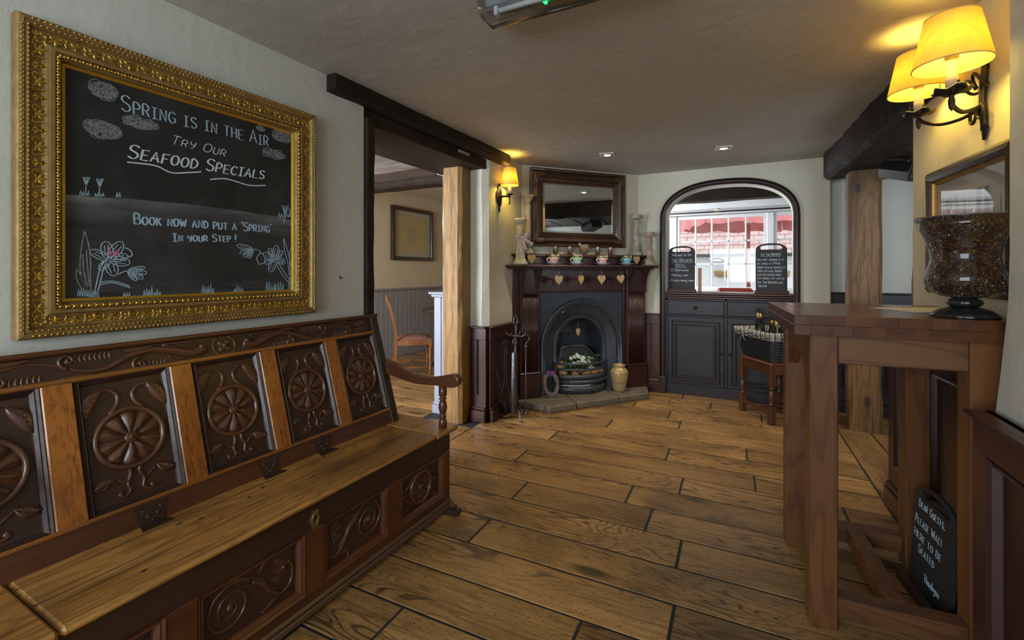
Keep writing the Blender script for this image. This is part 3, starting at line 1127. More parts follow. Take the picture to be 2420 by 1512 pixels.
# box seat
BX0, BX1 = -.86, .845
m = MB().box(BX0, BX1, -.525, -.02, .06, .42)
m.build('seat_box', SETDARK, ST)
MB().box(-.69, .69, -.575, -.215, .418, .442, .009).build('seat_lid', SETSEAT, ST)
m = MB()
m.box(-.69, .69, -.5755, -.572, .424, .430)
for x0, x1 in ((-.90, -.694), (.694, .875)):
    MB().box(x0, x1, -.58, -.10, .416, .444, .008).build('seat_end', SETSEAT, ST)
lid = [c for c in ST.children if c.name.startswith('seat_lid')][0]
MB().box(-.69, .69, -.4195, -.4180, .4405, .4426).build('plank_joint', JOINT, lid)
MB().box(-.69, .69, -.3005, -.2990, .4405, .4426).build('plank_joint', JOINT, lid)
pegm = MB().lathe([(.006, 0), (.006, .0006), (0, .0008)], 10).mesh('peg')
for x, yy in ((-.50, -.50), (-.33, -.33), (-.28, -.36), (-.05, -.33), (.25, -.31), (-.12, -.36), (.40, -.33), (.10, -.42)):
    o = put('peg', pegm, JOINT, lid, (x, yy, .4424))
    o.scale = (1.5, .8, 1)
# front frame
FY = -.545
MB().box(BX0, BX1, FY, -.50, .315, .418, .003).build('front_top_rail', SETDARK, ST)
MB().box(BX0, BX1, FY, -.50, .055, .098, .003).build('front_bottom_rail', SETMID, ST)
fp = [(-.80, -.47), (-.385, -.035), (.05, .38), (.468, .79)]
ends = [BX0] + [x for p in fp for x in p] + [BX1]
for i in range(0, len(ends), 2):
    MB().box(ends[i], ends[i + 1], FY, -.50, .098, .315, .003).build('front_stile', SETMID if i else SETDARK, ST)


def scroll_carving(flip, kind):
    m = MB()
    s = -1 if flip else 1

    def q(x, z): return (s * x, z)
    if kind == 'wheel':
        wheel(m, 0, 0, .072, 12, 0, .007)
        for a, b in (((-.135, 0), (0, .105)), ((0, .105), (.135, 0)), ((.135, 0), (0, -.105)), ((0, -.105), (-.135, 0))):
            rel(m, [a, b], .005)
        for sx in (-1, 1):
            m.leaf((sx * .13, 0), (sx * .085, 0), .025, 0, .006)
            for sz in (-1, 1):
                m.leaf((sx * .14, sz * .09), (sx * .08, sz * .07), .022, 0, .006)
        return m.mesh('carving')
    sp = spiral(.075, .005, .078, .010, 150, 150 - 820, 56)
    rel(m, [q(*p) for p in sp], [.0062 - .003 * i / 57 for i in range(57)])
    m.ball((s * .075, -.002, .005), .012, .008, .012)
    body = smoothpath([(.005, .045), (-.03, .02), (-.06, -.025), (-.10, -.055), (-.135, -.035), (-.142, .01), (-.125, .04)], 7)
    rel(m, [q(*p) for p in body], [.009 - .005 * i / len(body) for i in range(len(body))])
    body = smoothpath([(.06, .083), (.02, .065), (-.02, .04), (-.05, .0), (-.08, -.03)], 7)
    rel(m, [q(*p) for p in body], .0055)
    for k, (a, b, wd) in enumerate((((-.125, .03), (-.07, .078), .03), ((-.12, .018), (-.065, .045), .022), ((-.11, -.0), (-.06, .012), .022), ((-.10, -.05), (-.03, -.075), .020), ((-.02, .055), (-.06, .085), .018))):
        m.leaf(q(*a), q(*b), wd, .006, .008)
    m.lathe([(.007, 0), (.007, .008), (.003, .011), (0, .011)], 10, T(s * -.105, 0, .03) @ RX(PI / 2))
    for i in range(6):
        a = q(-.05 + i * .012, -.018 + i * .012)
        m.tube(xz([a, (a[0] + s * .006, a[1] - .020)]), .0022, 4)
    rel(m, [q(*p) for p in arc(-.025, -.085, .012, 90, 350, 10)], .004)
    rel(m, [q(*p) for p in spiral(-.01, .088, .013, .004, 0, 360, 12)], .0035)
    return m.mesh('carving')


kinds = [('wheel', False), ('scroll', True), ('scroll', False), ('wheel', False)]
kinds = [('wheel', 0), ('scroll', 1), ('scroll', 0), ('wheel', 0)]
for (x0, x1), (kd, fl_) in zip(fp, kinds):
    pn = MB().box(x0 - .01, x1 + .01, -.524, -.505, .09, .32).build('front_panel', SETDARK, ST)
    o = put('carving', scroll_carving(fl_, kd), SETCARVE, pn, ((x0 + x1) / 2, -.523, .206))
    m = MB(T(0, -.523, 0))
    m.sweep([(x0, .098), (x1, .098), (x1, .315), (x0, .315)], [(0, .0), (0, .026), (.008, .020), (.012, .022), (.022, .010), (.024, .0)], True)
    m.build('panel_moulding', SETMID, pn)
m = MB()
m.box(BX0 - .012, BX1 + .012, FY - .016, -.02, .022, .044, .003)
m.build('plinth', SETWORN, ST)
MB().box(BX0 + .03, BX1 - .03, -.47, -.03, 0, .03).build('shadow_gap_base', SETDARK, ST)  # dark inset block added as the shadow gap under the plinth
m = MB()
m.box(BX0 - .008, BX1 + .008, FY - .010, -.02, .042, .062, .008)
m.build('plinth_moulding', SETWORN, ST)
for x in (.79,):
    m = MB()
    m.box(x, x + .055, FY - .075, -.45, 0, .030, .008).box(x + .008, x + .047, FY - .055, -.45, .028, .048, .008)
    m.build('sledge_foot', SETDARK, ST)
# brass escutcheon
BRASS = plain('aged_brass', (.42, .31, .10), .4, .85, (.20, .15, .06), 40, .3, 150)
ek = MB()
pts = []
for i in range(40):
    a = 2 * PI * i / 40
    rr = 1 + .14 * math.cos(6 * a)
    pts.append((.021 * rr * math.cos(a), .034 * rr * math.sin(a)))
ek.prism(pts, 0, .004, RX(PI / 2))
ek.tube(xz(arc(0, 0, .013, 0, 360, 20, .022)[:-1], -.004), .0035, 6, closed=True)
e = ek.build('lock_plate', BRASS, ST, (0.007, FY, .352))
tag(e, 'aged brass keyhole plate')
MB().box(-.0025, .0025, -.0056, -.0035, -.012, .008).lathe([(.005, 0), (.005, .002), (0, .002)], 10, T(0, -.0038, .008) @ RX(PI / 2)).build('keyhole', JOINT, e)
# iron hinge straps
for x in (-.385 + .02, .04, .30):
    h = MB(BM)
    h.add([(x - .045, -.0265, .060), (x + .045, -.0265, .060), (x + .030, -.0265, .002), (x - .030, -.0265, .002), (x - .045, -.0225, .060), (x + .045, -.0225, .060), (x + .030, -.0225, .002), (x - .030, -.0225, .002)],
          [(0, 3, 2, 1), (0, 1, 5, 4), (1, 2, 6, 5), (2, 3, 7, 6), (3, 0, 4, 7)])
    hh = h.build('hinge_plate', SETDARK, ST)
    h = MB()
    h.add([(x - .03, -.235, .4455), (x + .03, -.235, .4455), (x + .045, -.285, .4455), (x - .045, -.285, .4455), (x - .03, -.235, .442), (x + .03, -.235, .442), (x + .045, -.285, .442), (x - .045, -.285, .442)],
          [(0, 3, 2, 1), (0, 1, 5, 4), (1, 2, 6, 5), (2, 3, 7, 6), (3, 0, 4, 7)])
    h.build('hinge_leaf', SETDARK, ST)
    n = MB(BM)
    for dx, dz in ((-.025, .045), (.025, .045), (-.012, .025), (.015, .028), (0, .010)):
        n.lathe([(.0045, 0), (.003, .003), (0, .0035)], 8, T(x + dx, -.0265, dz) @ RX(PI / 2))
    n.build('nails', STEEL, hh)
# arm rests
ARM = [(.105, .758), (.20, .750), (.29, .722), (.36, .700), (.43, .694), (.50, .702), (.575, .722), (.615, .727), (.640, .712), (.643, .690), (.625, .666), (.595, .658), (.53, .660), (.46, .657), (.38, .654), (.30, .662), (.22, .678), (.12, .682)]
sm = [p for p in smoothpath(ARM, 3)]
for x in (.795, -.875):
    m = MB()
    m.prism([(p[0], p[1]) for p in sm][::-1], -.022, .022, T(x, 0, 0) @ Matrix(((0, 0, 1, 0), (-1, 0, 0, 0), (0, 1, 0, 0), (0, 0, 0, 1))), inset=0)
    a = m.build('arm_rest', SETMID, ST)
    b = a.modifiers.new('bevel', 'BEVEL')
    b.width = .006
    b.segments = 2
    pr = [(.021, 0), (.021, .035), (.017, .042), (.015, .052), (.020, .058), (.014, .066), (.018, .085), (.023, .105), (.019, .130), (.014, .143), (.021, .150), (.014, .158), (.021, .170), (.021, .222)]
    MB().lathe(pr, 18).build('arm_baluster', SETMID, ST, (x, -.535, .442))

# ------------------------------------------------------------------ chalk lettering
GL = {
    'A': '0,0 34,100 68,0;14,36 55,36', 'B': '4,0 4,100 40,97 52,78 42,56 6,52;42,54 60,40 60,14 44,0 4,0', 'C': '62,84 44,99 20,94 3,66 3,34 20,6 42,1 62,14',
    'D': '4,0 4,100 34,95 60,68 60,32 34,4 4,0', 'E': '56,100 4,100 4,0 56,0;4,52 46,52', 'F': '56,100 4,100 4,0;4,52 44,52', 'G': '62,84 44,99 20,94 3,66 3,34 20,6 44,1 62,16 62,44 38,44',
    'H': '4,0 4,100;60,0 60,100;4,50 60,50', 'I': '0,100 48,100;24,100 24,0;0,0 48,0', 'J': '44,100 44,22 30,2 10,4 2,20', 'K': '4,0 4,100;58,100 6,46;22,58 60,0', 'L': '4,100 4,0 54,0',
    'M': '2,0 10,100 40,28 70,100 78,0', 'N': '4,0 4,100 60,0 60,100', 'O': '34,100 12,90 2,60 2,36 14,8 34,0 54,8 66,36 66,62 54,90 34,100', 'P': '4,0 4,100 40,98 56,80 54,58 38,46 4,46',
    'Q': '34,100 12,90 2,60 2,36 14,8 34,0 54,8 66,36 66,62 54,90 34,100;44,24 70,-6', 'R': '4,0 4,100 40,98 56,80 52,58 36,48 4,48;30,48 60,0',
    'S': '56,86 38,100 16,96 4,80 10,62 32,52 52,40 58,22 46,4 24,0 2,14', 'T': '0,100 62,100;31,100 31,0', 'U': '4,100 4,28 16,4 34,0 50,6 60,28 60,100', 'V': '0,100 32,0 64,100',
    'W': '0,100 20,0 42,76 64,0 84,100', 'X': '0,0 60,100;0,100 60,0', 'Y': '0,100 8,60 30,48 52,60;58,100 52,40 40,6 16,0', 'Z': '2,100 58,100 2,0 60,0',
    'a': '44,48 26,56 6,40 4,14 18,0 36,8 46,30;46,56 46,12 56,0', 'c': '44,46 26,56 6,40 4,16 20,0 44,10', 'd': '44,44 26,56 6,40 4,14 20,0 40,12;46,100 46,10 54,0', 'e': '6,30 44,34 40,52 22,56 6,38 6,14 22,0 44,10',
    'g': '44,46 26,56 6,40 4,18 20,4 42,16;46,56 46,-26 30,-40 8,-30', 'h': '6,100 6,0;6,34 24,54 42,50 44,0', 'i': '8,54 8,10 16,0;8,76 9,80', 'k': '6,100 6,0;42,54 8,24;20,34 44,0', 'l': '6,100 6,10 16,0', 'm': '4,56 4,0;4,34 20,54 34,46 34,0;34,34 50,54 64,46 64,0',
    'n': '6,56 6,0;6,34 24,54 42,48 42,0', 'o': '26,56 6,42 4,16 22,0 42,12 46,38 26,56', 'r': '6,56 6,0;6,32 20,52 36,52', 's': '38,48 22,56 8,44 22,30 38,18 26,2 4,6', 't': '18,90 18,8 30,0;2,58 38,58', 'u': '6,56 6,16 18,0 36,6 44,24;44,56 44,0',
    'v': '2,56 22,0 42,56', 'w': '2,56 16,0 32,46 48,0 62,56', 'x': '2,0 40,56;2,56 40,0', 'y': '4,56 8,26 26,18 42,30;44,56 42,-20 26,-38 6,-30', 'p': '6,56 6,-40;6,40 24,56 44,42 44,14 26,0 6,12', 'b': '6,100 6,0;6,40 24,56 44,42 44,14 26,0 6,12',
    '0': '30,100 8,84 2,50 10,14 30,0 50,14 58,50 50,84 30,100', '1': '6,82 22,100 22,0', '2': '4,78 18,98 42,96 52,76 40,50 2,0 56,0', '9': '52,70 34,50 10,58 6,84 26,100 46,94 52,70 46,0', '7': '2,100 54,100 18,0',
    '-': '4,40 34,40', '!': '10,100 6,26;5,4 6,0', ',': '8,8 2,-14', '.': '2,4 4,0', "'": '8,104 4,82', '&': '50,0 8,74 20,98 36,88 6,24 20,0 50,36'}


def glyph(ch):
    return [[tuple(float(q) / 100 for q in p.split(',')) for p in st.split()] for st in GL[ch].split(';')]


def chalk_line(text, p0, p1, cap, wd, mat, parent, mode='sc', slant=0.0, y=0.0, seed=1, jit=.02, dbl=False):
    """lettering along p0-p1 in x,z with capital height cap; mode sc = small capitals"""
    rg = random.Random(seed)
    items, x = [], 0.0
    for ch in text:
        if ch == ' ':
            x += .50
            continue
        k, g = 1.0, ch
        if mode == 'sc' and ch.islower():
            g, k = ch.upper(), .76
        st = glyph(g)
        w_ = max(p[0] for s in st for p in s) * k
        items.append((x, k, st))
        x += w_ + .20
    total = x - .20
    L = math.hypot(p1[0] - p0[0], p1[1] - p0[1])
    kx = L / (total * cap)
    ux, uz = (p1[0] - p0[0]) / L, (p1[1] - p0[1]) / L
    m = MB()
    for ox, k, st in items:
        dz = rg.uniform(-jit, jit)
        for s in st:
            pts = []
            s2 = smoothpath(s, 3) if len(s) > 4 else s
            for px, pz in s2:
                a = (ox + px * k + slant * pz * k) * cap * kx
                b = (pz * k + dz) * cap
                pts.append((p0[0] + ux * a - uz * b, p0[1] + uz * a + ux * b))
            n = len(pts)
            m.strip(pts, [wd * rg.uniform(.8, 1.15) for _ in range(n)], .0008, y=y)
            if dbl:
                m.strip([(q[0] + wd * .9, q[1] + wd * .2) for q in pts], wd * .7, .0007, y=y)
    o = m.build('chalk_lettering', mat, parent)
    o['kind'] = 'stuff'
    return o


def slate(name, tint=(.010, .011, .012), smear=None):
    m, t, b = nt(name)
    co, tc = coords(t, (1, 1, 1), False)
    n = noise(t, co, 5, 5, .65)
    co2, _ = coords(t, (2, 2, 14), False)
    n2 = noise(t, co2, 2.5, 4, .6)
    dust = (.12, .125, .135)
    col = mix(t, math_(t, 'MULTIPLY', ramp(t, n, [(.45, 0), (.8, 1)]), .25), tint, dust)
    if smear:
        sx = nd(t, 'ShaderNodeSeparateXYZ')
        t.links.new(tc.outputs['Object'], sx.inputs[0])
        hill = math_(t, 'SUBTRACT', -.022, math_(t, 'MULTIPLY', math_(t, 'MULTIPLY', sx.outputs[0], sx.outputs[0]), .09))
        dep = math_(t, 'SUBTRACT', math_(t, 'ADD', hill, math_(t, 'MULTIPLY', n, .012)), sx.outputs[2])
        band = ramp(t, math_(t, 'MULTIPLY', dep, 9.0), [(.045, 0), (.075, .95), (.30, .55), (.9, .12)])
        edge = ramp(t, math_(t, 'ABSOLUTE', sx.outputs[0]), [(.05, .45), (.38, 1)])
        col = mix(t, math_(t, 'MULTIPLY', math_(t, 'MULTIPLY', band, edge), ramp(t, n2, [(.3, .25), (.7, 1)])), col, (.24, .245, .26))
        low = ramp(t, math_(t, 'ADD', sx.outputs[2], .40), [(.02, .7), (.09, 0)])
        col = mix(t, math_(t, 'MULTIPLY', low, ramp(t, n2, [(.4, 0), (.75, .8)])), col, dust)
    t.links.new(col, b.inputs['Base Color'])
    b.inputs['Roughness'].default_value = .62
    return m


SLATE = slate('blackboard_slate', smear=True)
SLATE2 = slate('sign_slate', (.016, .017, .021))

# ------------------------------------------------------------------ gilt framed chalkboard
FW_, FH_ = 1.042, .972
CB = thing('framed_chalkboard', 'large chalkboard in ornate gilt frame hanging above the settle', 'chalkboard', (-1.955, 1.032, 1.53), R(90))
prof = [(0, 0), (0, .038), (.005, .046), (.015, .048), (.019, .044), (.025, .046), (.030, .040), (.034, .030), (.058, .027), (.071, .033), (.075, .043), (.085, .043), (.087, .037), (.101, .036), (.106, .024), (.108, .014), (.108, 0)]
rails = frame_rails(CB, FW_, FH_, prof, GOLDDULL)


def frame_motif():
    m = MB()
    for s in (-1, 1):
        p = [(s * px, pz) for px, pz in smoothpath([(.003, .036), (.016, .034), (.025, .027), (.022, .017), (.027, .008), (.020, .002), (.011, .006), (.013, .012)], 4)]
        m.tube(xz(p, 0), [.0034 - .0014 * i / len(p) for i in range(len(p))], 6, sq=((0, 1, 0), 1.1))
        m.leaf((s * .002, .014), (s * .017, .024), .011, s * .002, .006, 5)
        m.leaf((s * .002, .010), (s * .015, .009), .009, 0, .006, 5)
        p = [(s * px, pz) for px, pz in smoothpath([(.027, .030), (.034, .034), (.041, .028), (.044, .020)], 4)]
        m.tube(xz(p, 0), .0022, 5, sq=((0, 1, 0), 1.1))
        m.leaf((s * .0475, .018), (s * .034, .007), .010, s * .002, .006, 5)
        m.leaf((s * .0475, .030), (s * .036, .037), .008, 0, .005, 5)
    m.leaf((0, .006), (0, .034), .012, 0, .008, 6)
    m.ball((.0475, -.002, .024), .0046, .0045, .0075)
    m.ball((-.0475, -.002, .024), .0046, .0045, .0075)
    for s in (-1, 1):
        m.leaf((s * .0475, .000), (s * .0405, .010), .006, 0, .005, 4)
    return m.mesh('ornament')


mo = frame_motif()
for k, rail in enumerate(rails):
    L, D = (FW_, FH_) if k in (0, 2) else (FH_, FW_)
    KM = RY(-k * PI / 2) @ T(0, 0, -D / 2)
    n = round((L - .10) / .095)
    pt = (L - .085) / n
    for i in range(n):
        o = put('ornament', mo, GOLD, rail)
        o.matrix_local = KM @ T(-(L - .085) / 2 + pt * (i + .5), -.0285, .035) @ S(pt / .095, 1, 1)
    m = MB(KM)
    x = -L / 2 + .10
    i = 0
    while x < L / 2 - .10:                       # inner leaf row
        m.ball((x, -.036, .094), .0085, .0075, .0062, 6, 4)
        m.tube([(x + .008, -.040, .088), (x + .013, -.043, .094), (x + .008, -.040, .1005)], .0028, 5)
        x += .0185
    o = m.build('leaf_moulding', GOLD, rail)
    o['kind'] = 'stuff'
    m = MB(KM)
    x = -L / 2 + .03
    while x < L / 2 - .03:                       # outer bead rows
        m.ball((x, -.046, .0250), .0048, .0034, .0030, 6, 4)
        m.ball((x + .006, -.048, .0100), .0040, .0030, .0040, 5, 4)
        x += .0135
    o = m.build('bead_moulding', GOLD, rail)
    o['kind'] = 'stuff'
    MB(KM).add([(-L / 2 + a, -b, a) for a, b in ((.1065, .016), (.1085, .020), (.1175, .014), (.119, .006))] + [(L / 2 - a, -b, a) for a, b in ((.1065, .016), (.1085, .020), (.1175, .014), (.119, .006))],
               [(i, i + 1, 5 + i, 4 + i) for i in range(3)]).build('gilt_slip', GOLDBRIGHT, rail)
bd = MB().box(-FW_ / 2 + .10, FW_ / 2 - .10, -.012, -.004, -FH_ / 2 + .10, FH_ / 2 - .10).build('board', SLATE, CB)
tag(bd, 'black chalkboard with spring menu lettering and flower drawings')
_th = math.atan(573 / 1085)


def bp(u, v):
    """photo pixel to chalkboard x,z"""
    r = (u - 1210) / 1085
    dx, dy, dz = r * math.cos(_th) - math.sin(_th), r * math.sin(_th) + math.cos(_th), (640 - v) / 1085
    t = -1.943 / dx
    return (t * dy - 1.032, CAM_H + t * dz - 1.53)


def bps(s):
    return [bp(*[float(q) for q in p.split(',')]) for p in s.split()]


BY = -.0121
for txt, a, b, cap, wd, sl, mt, db in (("Spring is in the Air", (286, 261), (633, 345), .054, .0030, .0, CHALKB, True), ("Try Our", (402, 339), (531, 369), .034, .0030, .25, CHALKW, False),
                                       ("Seafood Specials", (300, 372), (622, 424), .048, .0040, .22, CHALKW, True), ("Book now and put a 'Spring'", (316, 529), (640, 549), .037, .0034, .0, CHALKB, True),
                                       ("In your Step !", (408, 570), (557, 571), .030, .0034, .0, CHALKB, True)):
    o = chalk_line(txt, bp(*a), bp(*b), cap, wd, mt, bd, 'sc', sl, BY, hash(txt) % 97 if False else len(txt), .03, db)
    tag(o, 'chalk writing reading ' + txt.replace(' !', ''))
# underlines, horizon, grass and flowers
m = MB()
for s in ('300,383 330,386 370,392 405,408 440,408 476,406', '496,424 530,422 556,428 590,438 628,438'):
    m.strip(smoothpath(bps(s), 4), .005, .0008, y=BY)
m.build('underline', CHALKW, bd)
rgc = random.Random(12)
SMUDGE = bpy.data.materials.new('rubbed_chalk')
SMUDGE.use_nodes = True
t_ = SMUDGE.node_tree
t_.nodes.clear()
o_ = nd(t_, 'ShaderNodeOutputMaterial')
d_ = nd(t_, 'ShaderNodeBsdfDiffuse')
d_.inputs[0].default_value = (.34, .36, .38, 1)
r_ = nd(t_, 'ShaderNodeBsdfTransparent')
x_ = nd(t_, 'ShaderNodeMixShader')
t_.links.new(math_(t_, 'MULTIPLY', ramp(t_, noise(t_, coords(t_, (1, 1, 1), False)[0], 70, 5, .7), [(.35, 0), (.75, 1)]), .62), x_.inputs[0])
t_.links.new(r_.outputs[0], x_.inputs[1])
t_.links.new(d_.outputs[0], x_.inputs[2])
t_.links.new(x_.outputs[0], o_.inputs[0])


def smudge(pts, name='chalk_smudge'):
    o = MB().prism(pts, 0, .0005, T(0, BY, 0) @ RX(PI / 2)).build(name, SMUDGE, bd)
    o['kind'] = 'stuff'




def petals(m, cx, cz, lst, wd=.0028):
    for ang, ln, w2 in lst:
        a = R(ang)
        p = []
        for i in range(13):
            ph = 2 * PI * i / 12
            lx = ln * (.5 - .5 * math.cos(ph))
            lz = w2 * math.sin(ph) * .5
            p.append((cx + lx * math.cos(a) - lz * math.sin(a), cz + lx * math.sin(a) + lz * math.cos(a)))
        m.strip(p, wd, .0008, y=BY)
        for k in (-.25, .2):
            m.strip([(cx + ln * .25 * math.cos(a) - k * w2 * math.sin(a), cz + ln * .25 * math.sin(a) + k * w2 * math.cos(a)), (cx + ln * .8 * math.cos(a) - k * .7 * w2 * math.sin(a), cz + ln * .8 * math.sin(a) + k * .7 * w2 * math.cos(a))], wd * .8, .0006, y=BY)


def drawing(name, mat, label, strokes=(), heads=(), wd=.0030, kind='stuff'):
    m = MB()
    for (u, v), lst, w2 in heads:
        petals(m, *bp(u, v), lst, w2)
    for s in strokes:
        m.strip(smoothpath(bps(s), 4), wd, .0008, y=BY)
    o = m.build(name, mat, bd)
    o['label'] = label
    o['kind'] = kind
    return o


drawing('flower_drawing', CHALKB, 'chalk drawing of a daffodil at the lower left',
        ('246,616 235,640 226,680 220,702', '252,618 243,642 234,680 226,702', '236,668 260,664 285,668 306,676', '234,674 262,668 290,674 308,680', '280,648 292,642 303,640', '295,585 306,590 312,598 310,606 300,604', '310,606 285,612 262,614'),
        (((258, 613), [(150, .058, .028), (100, .062, .034), (60, .072, .034), (15, .055, .026), (-10, .060, .032), (-75, .058, .034), (-125, .045, .022)], .0028), ((303, 640), [(15, .052, .016), (-8, .056, .020), (-32, .052, .020), (-55, .042, .016)], .0024)), .0032)
drawing('flower_drawing', CHALKB, 'chalk drawing of a daffodil at the lower right',
        ('652,622 668,650 690,676', '656,618 674,646 694,672', '598,588 612,592 618,600', '616,598 608,606 608,616 614,624 624,620 626,608 620,598'),
        (((648, 614), [(115, .058, .024), (78, .068, .034), (45, .060, .024), (0, .052, .028), (-15, .058, .020), (-110, .058, .034), (-160, .048, .020), (150, .060, .030)], .0028), ((596, 588), [(170, .068, .022), (200, .058, .020), (225, .052, .020), (250, .044, .020)], .0024)), .0030)
drawing('leaf_drawing', CHALKD, 'pale chalk leaves at the left edge', ('200,545 192,590 190,640 206,680 214,690', '200,545 210,580 214,620 214,660 216,690', '182,635 180,655 192,680 210,692', '182,635 194,655 206,680 210,692', '196,600 198,640 208,680', '204,590 208,640 212,676'), (), .0034)
drawing('leaf_drawing', CHALKB, 'pale chalk leaves at the right edge', ('670,562 676,580 684,610 686,650 688,680', '670,562 672,590 680,620 684,650', '690,580 684,600 688,630 694,650', '690,580 698,592 698,620 694,650'), (), .0026)
m = MB()
for gx, gv, n, hh in ((198, 700, 5, 26), (222, 702, 4, 24), (300, 702, 3, 14), (350, 700, 4, 26), (372, 699, 3, 18), (492, 694, 5, 26), (564, 691, 4, 18), (640, 688, 4, 24), (660, 688, 4, 30), (690, 684, 3, 34), (200, 462, 4, 14), (235, 464, 4, 10), (280, 466, 2, 12), (672, 514, 5, 14), (690, 514, 3, 10)):
    for i in range(n):
        u = gx + (i - n / 2) * 6
        h2 = hh * rgc.uniform(.5, 1)
        m.strip([bp(u, gv), bp(u + 3, gv - h2), bp(u + 5, gv)], .0028, .0008, y=BY)
for u, v in ((204, 428), (236, 432), (674, 495), (690, 502)):
    for a in (-8, -3, 3, 8):
        m.strip([bp(u, v + 12), bp(u + a, v - 10)], .0026, .0008, y=BY)
    m.strip([bp(u, v + 10), bp(u - 3, v + 32)], .0024, .0008, y=BY)
o = m.build('grass_drawing', CHALKB, bd)
o['kind'] = 'stuff'
for u, v, w2, h2, n in ((245, 213, 38, 20, 15), (242, 306, 50, 22, 18), (332, 290, 48, 14, 15), (668, 322, 28, 16, 12), (616, 304, 12, 7, 6), (648, 364, 28, 12, 10)):
    m = MB()
    for i in range(n):
        a = rgc.uniform(0, 2 * PI)
        k = rgc.uniform(.35, .8)
        uu, vv = u + w2 * k * math.cos(a), v + h2 * k * math.sin(a) + w2 * k * math.cos(a) * .25
        rr = rgc.uniform(.22, .42)
        m.strip([bp(uu + w2 * rr * math.cos(t * PI / 6) * .8, vv + h2 * rr * 1.2 * math.sin(t * PI / 6)) for t in range(rgc.randint(8, 13))], .0022, .0007, y=BY)
    o = m.build('cloud_drawing', CHALKD, bd)
    o['kind'] = 'stuff'
    smudge([bp(u + w2 * math.cos(-q * PI / 8) * .95, v + (h2 * math.sin(-q * PI / 8) + w2 * math.cos(-q * PI / 8) * .25) * .95) for q in range(16)])
m = MB()
for s in ('256,580 258,606', '281,590 272,606', '276,592 268,604'):
    m.strip(bps(s), .006, .0009, y=BY)
m.build('pink_chalk_marks', CHALKP, bd)
# small nail mark in the plaster
tag(MB().tube([(-1.957, 1.735, 1.222), (-1.950, 1.742, 1.208)], .0035, 5).build('wall_nail', IRON), 'small dark nail in the plaster beside the gilt frame', 'nail')

# ------------------------------------------------------------------ fireplace (local: x along wall, -y into room)
FP = thing('fireplace_surround', 'dark mahogany mantelpiece with fluted pilasters in the corner', 'mantelpiece', (FO[0], FO[1], 0), FA)
PC = .722
MB().box(-.075, .035, -.13, 0, 0, 1.28, .004).build('side_board', MAHOG, FP)
MB().box(-.078, -.055, -.135, 0, 0, 1.28, .002).build('edge_strip', MAHOG, FP)
for x0, x1 in ((.035, .232), (1.205, 1.425)):
    j = MB().box(x0, x1, -.145, 0, .06, 1.28, .003).build('pilaster', MAHOG, FP)
    MB().box(x0 - .006, x1 + .006, -.165, 0, .06, .285, .004).build('plinth_block', MAHOG, j)
    MB().box(x0 - .008, x1 + .008, -.168, 0, .285, .308, .006).build('plinth_moulding', MAHOG, j)
    n = 10
    for i in range(n):
        cx = x0 + .026 + (x1 - x0 - .052) * i / (n - 1)
        MB().tube([(cx, -.146, .312), (cx, -.146, 1.032)], .0082, 8).build('reed', MAHOG, j)
    MB().box(x0 - .008, x1 + .010, -.168, 0, 1.034, 1.056, .006).build('necking', MAHOG, j)
    for cx in (x0 + .018, x1 - .018):
        # curved bracket under the shelf
        pp = [(0, 1.056), (.018, 1.058)] + [(.018 + .075 * (t / 8) ** 2.2, 1.07 + .20 * t / 8) for t in range(9)] + [(0, 1.28)]
        MB().prism([(a, b) for a, b in pp], cx - .013, cx + .013, Matrix(((0, 0, 1, 0), (-1, 0, 0, -.145), (0, 1, 0, 0), (0, 0, 0, 1)))).build('bracket', MAHOG, j)
    MB().box(x1 if x0 < .5 else x0 - .02, x1 + .02 if x0 < .5 else x0, -.110, 0, .06, 1.28, .002).build('inner_return', MAHOG, j)
fr = MB().box(.232, 1.205, -.085, 0, 1.045, 1.28, .003).build('frieze', MAHOGX, FP)
MB().box(.25, 1.19, -.118, -.08, 1.163, 1.178, .004).build('frieze_ledge', MAHOGX, fr)
MB().box(.232, 1.205, -.100, 0, 1.04, 1.056, .004).build('frieze_bead', MAHOGX, fr)
for x in (.42, .72, 1.02):
    MB().box(x - .02, x + .02, -.108, -.08, 1.115, 1.163, .006).build('frieze_bracket', MAHOGX, fr)
MB().box(-.135, 1.50, -.265, 0, 1.282, 1.306, .008).build('mantel_shelf', MAHOGX, FP)
MB().box(-.11, 1.47, -.235, 0, 1.268, 1.284, .006).build('shelf_moulding', MAHOGX, FP)
MB().box(-.07, 1.43, -.105, 0, 1.306, 1.382, .003).build('overmantel_board', MAHOGX, FP)
MB().box(-.07, 1.43, -.118, -.10, 1.318, 1.330, .004).build('board_bead', MAHOGX, FP)
MB().box(-.13, 1.50, -.142, 0, 1.382, 1.410, .007).build('upper_shelf', MAHOGX, FP)
for x in (-.075, 1.405):
    MB().lathe([(.024, 0), (.018, .01), (.022, .03), (.012, .05), (.022, .076)], 14).build('turned_bracket', MAHOG, FP, (x + .02, -.10, 1.306))

# cast iron insert
CI = thing('cast_iron_grate', 'arched black cast iron fireplace insert with curved grate bars', 'fireplace', (FO[0], FO[1], 0), FA)
AX, AZ = .722, .52
r0 = .455


def archpath(r, n=28, base=.072):
    return [(AX - r, base)] + arc(AX, AZ, r, 180, 0, n) + [(AX + r, base)]


pl = MB(T(0, -.085, 0))
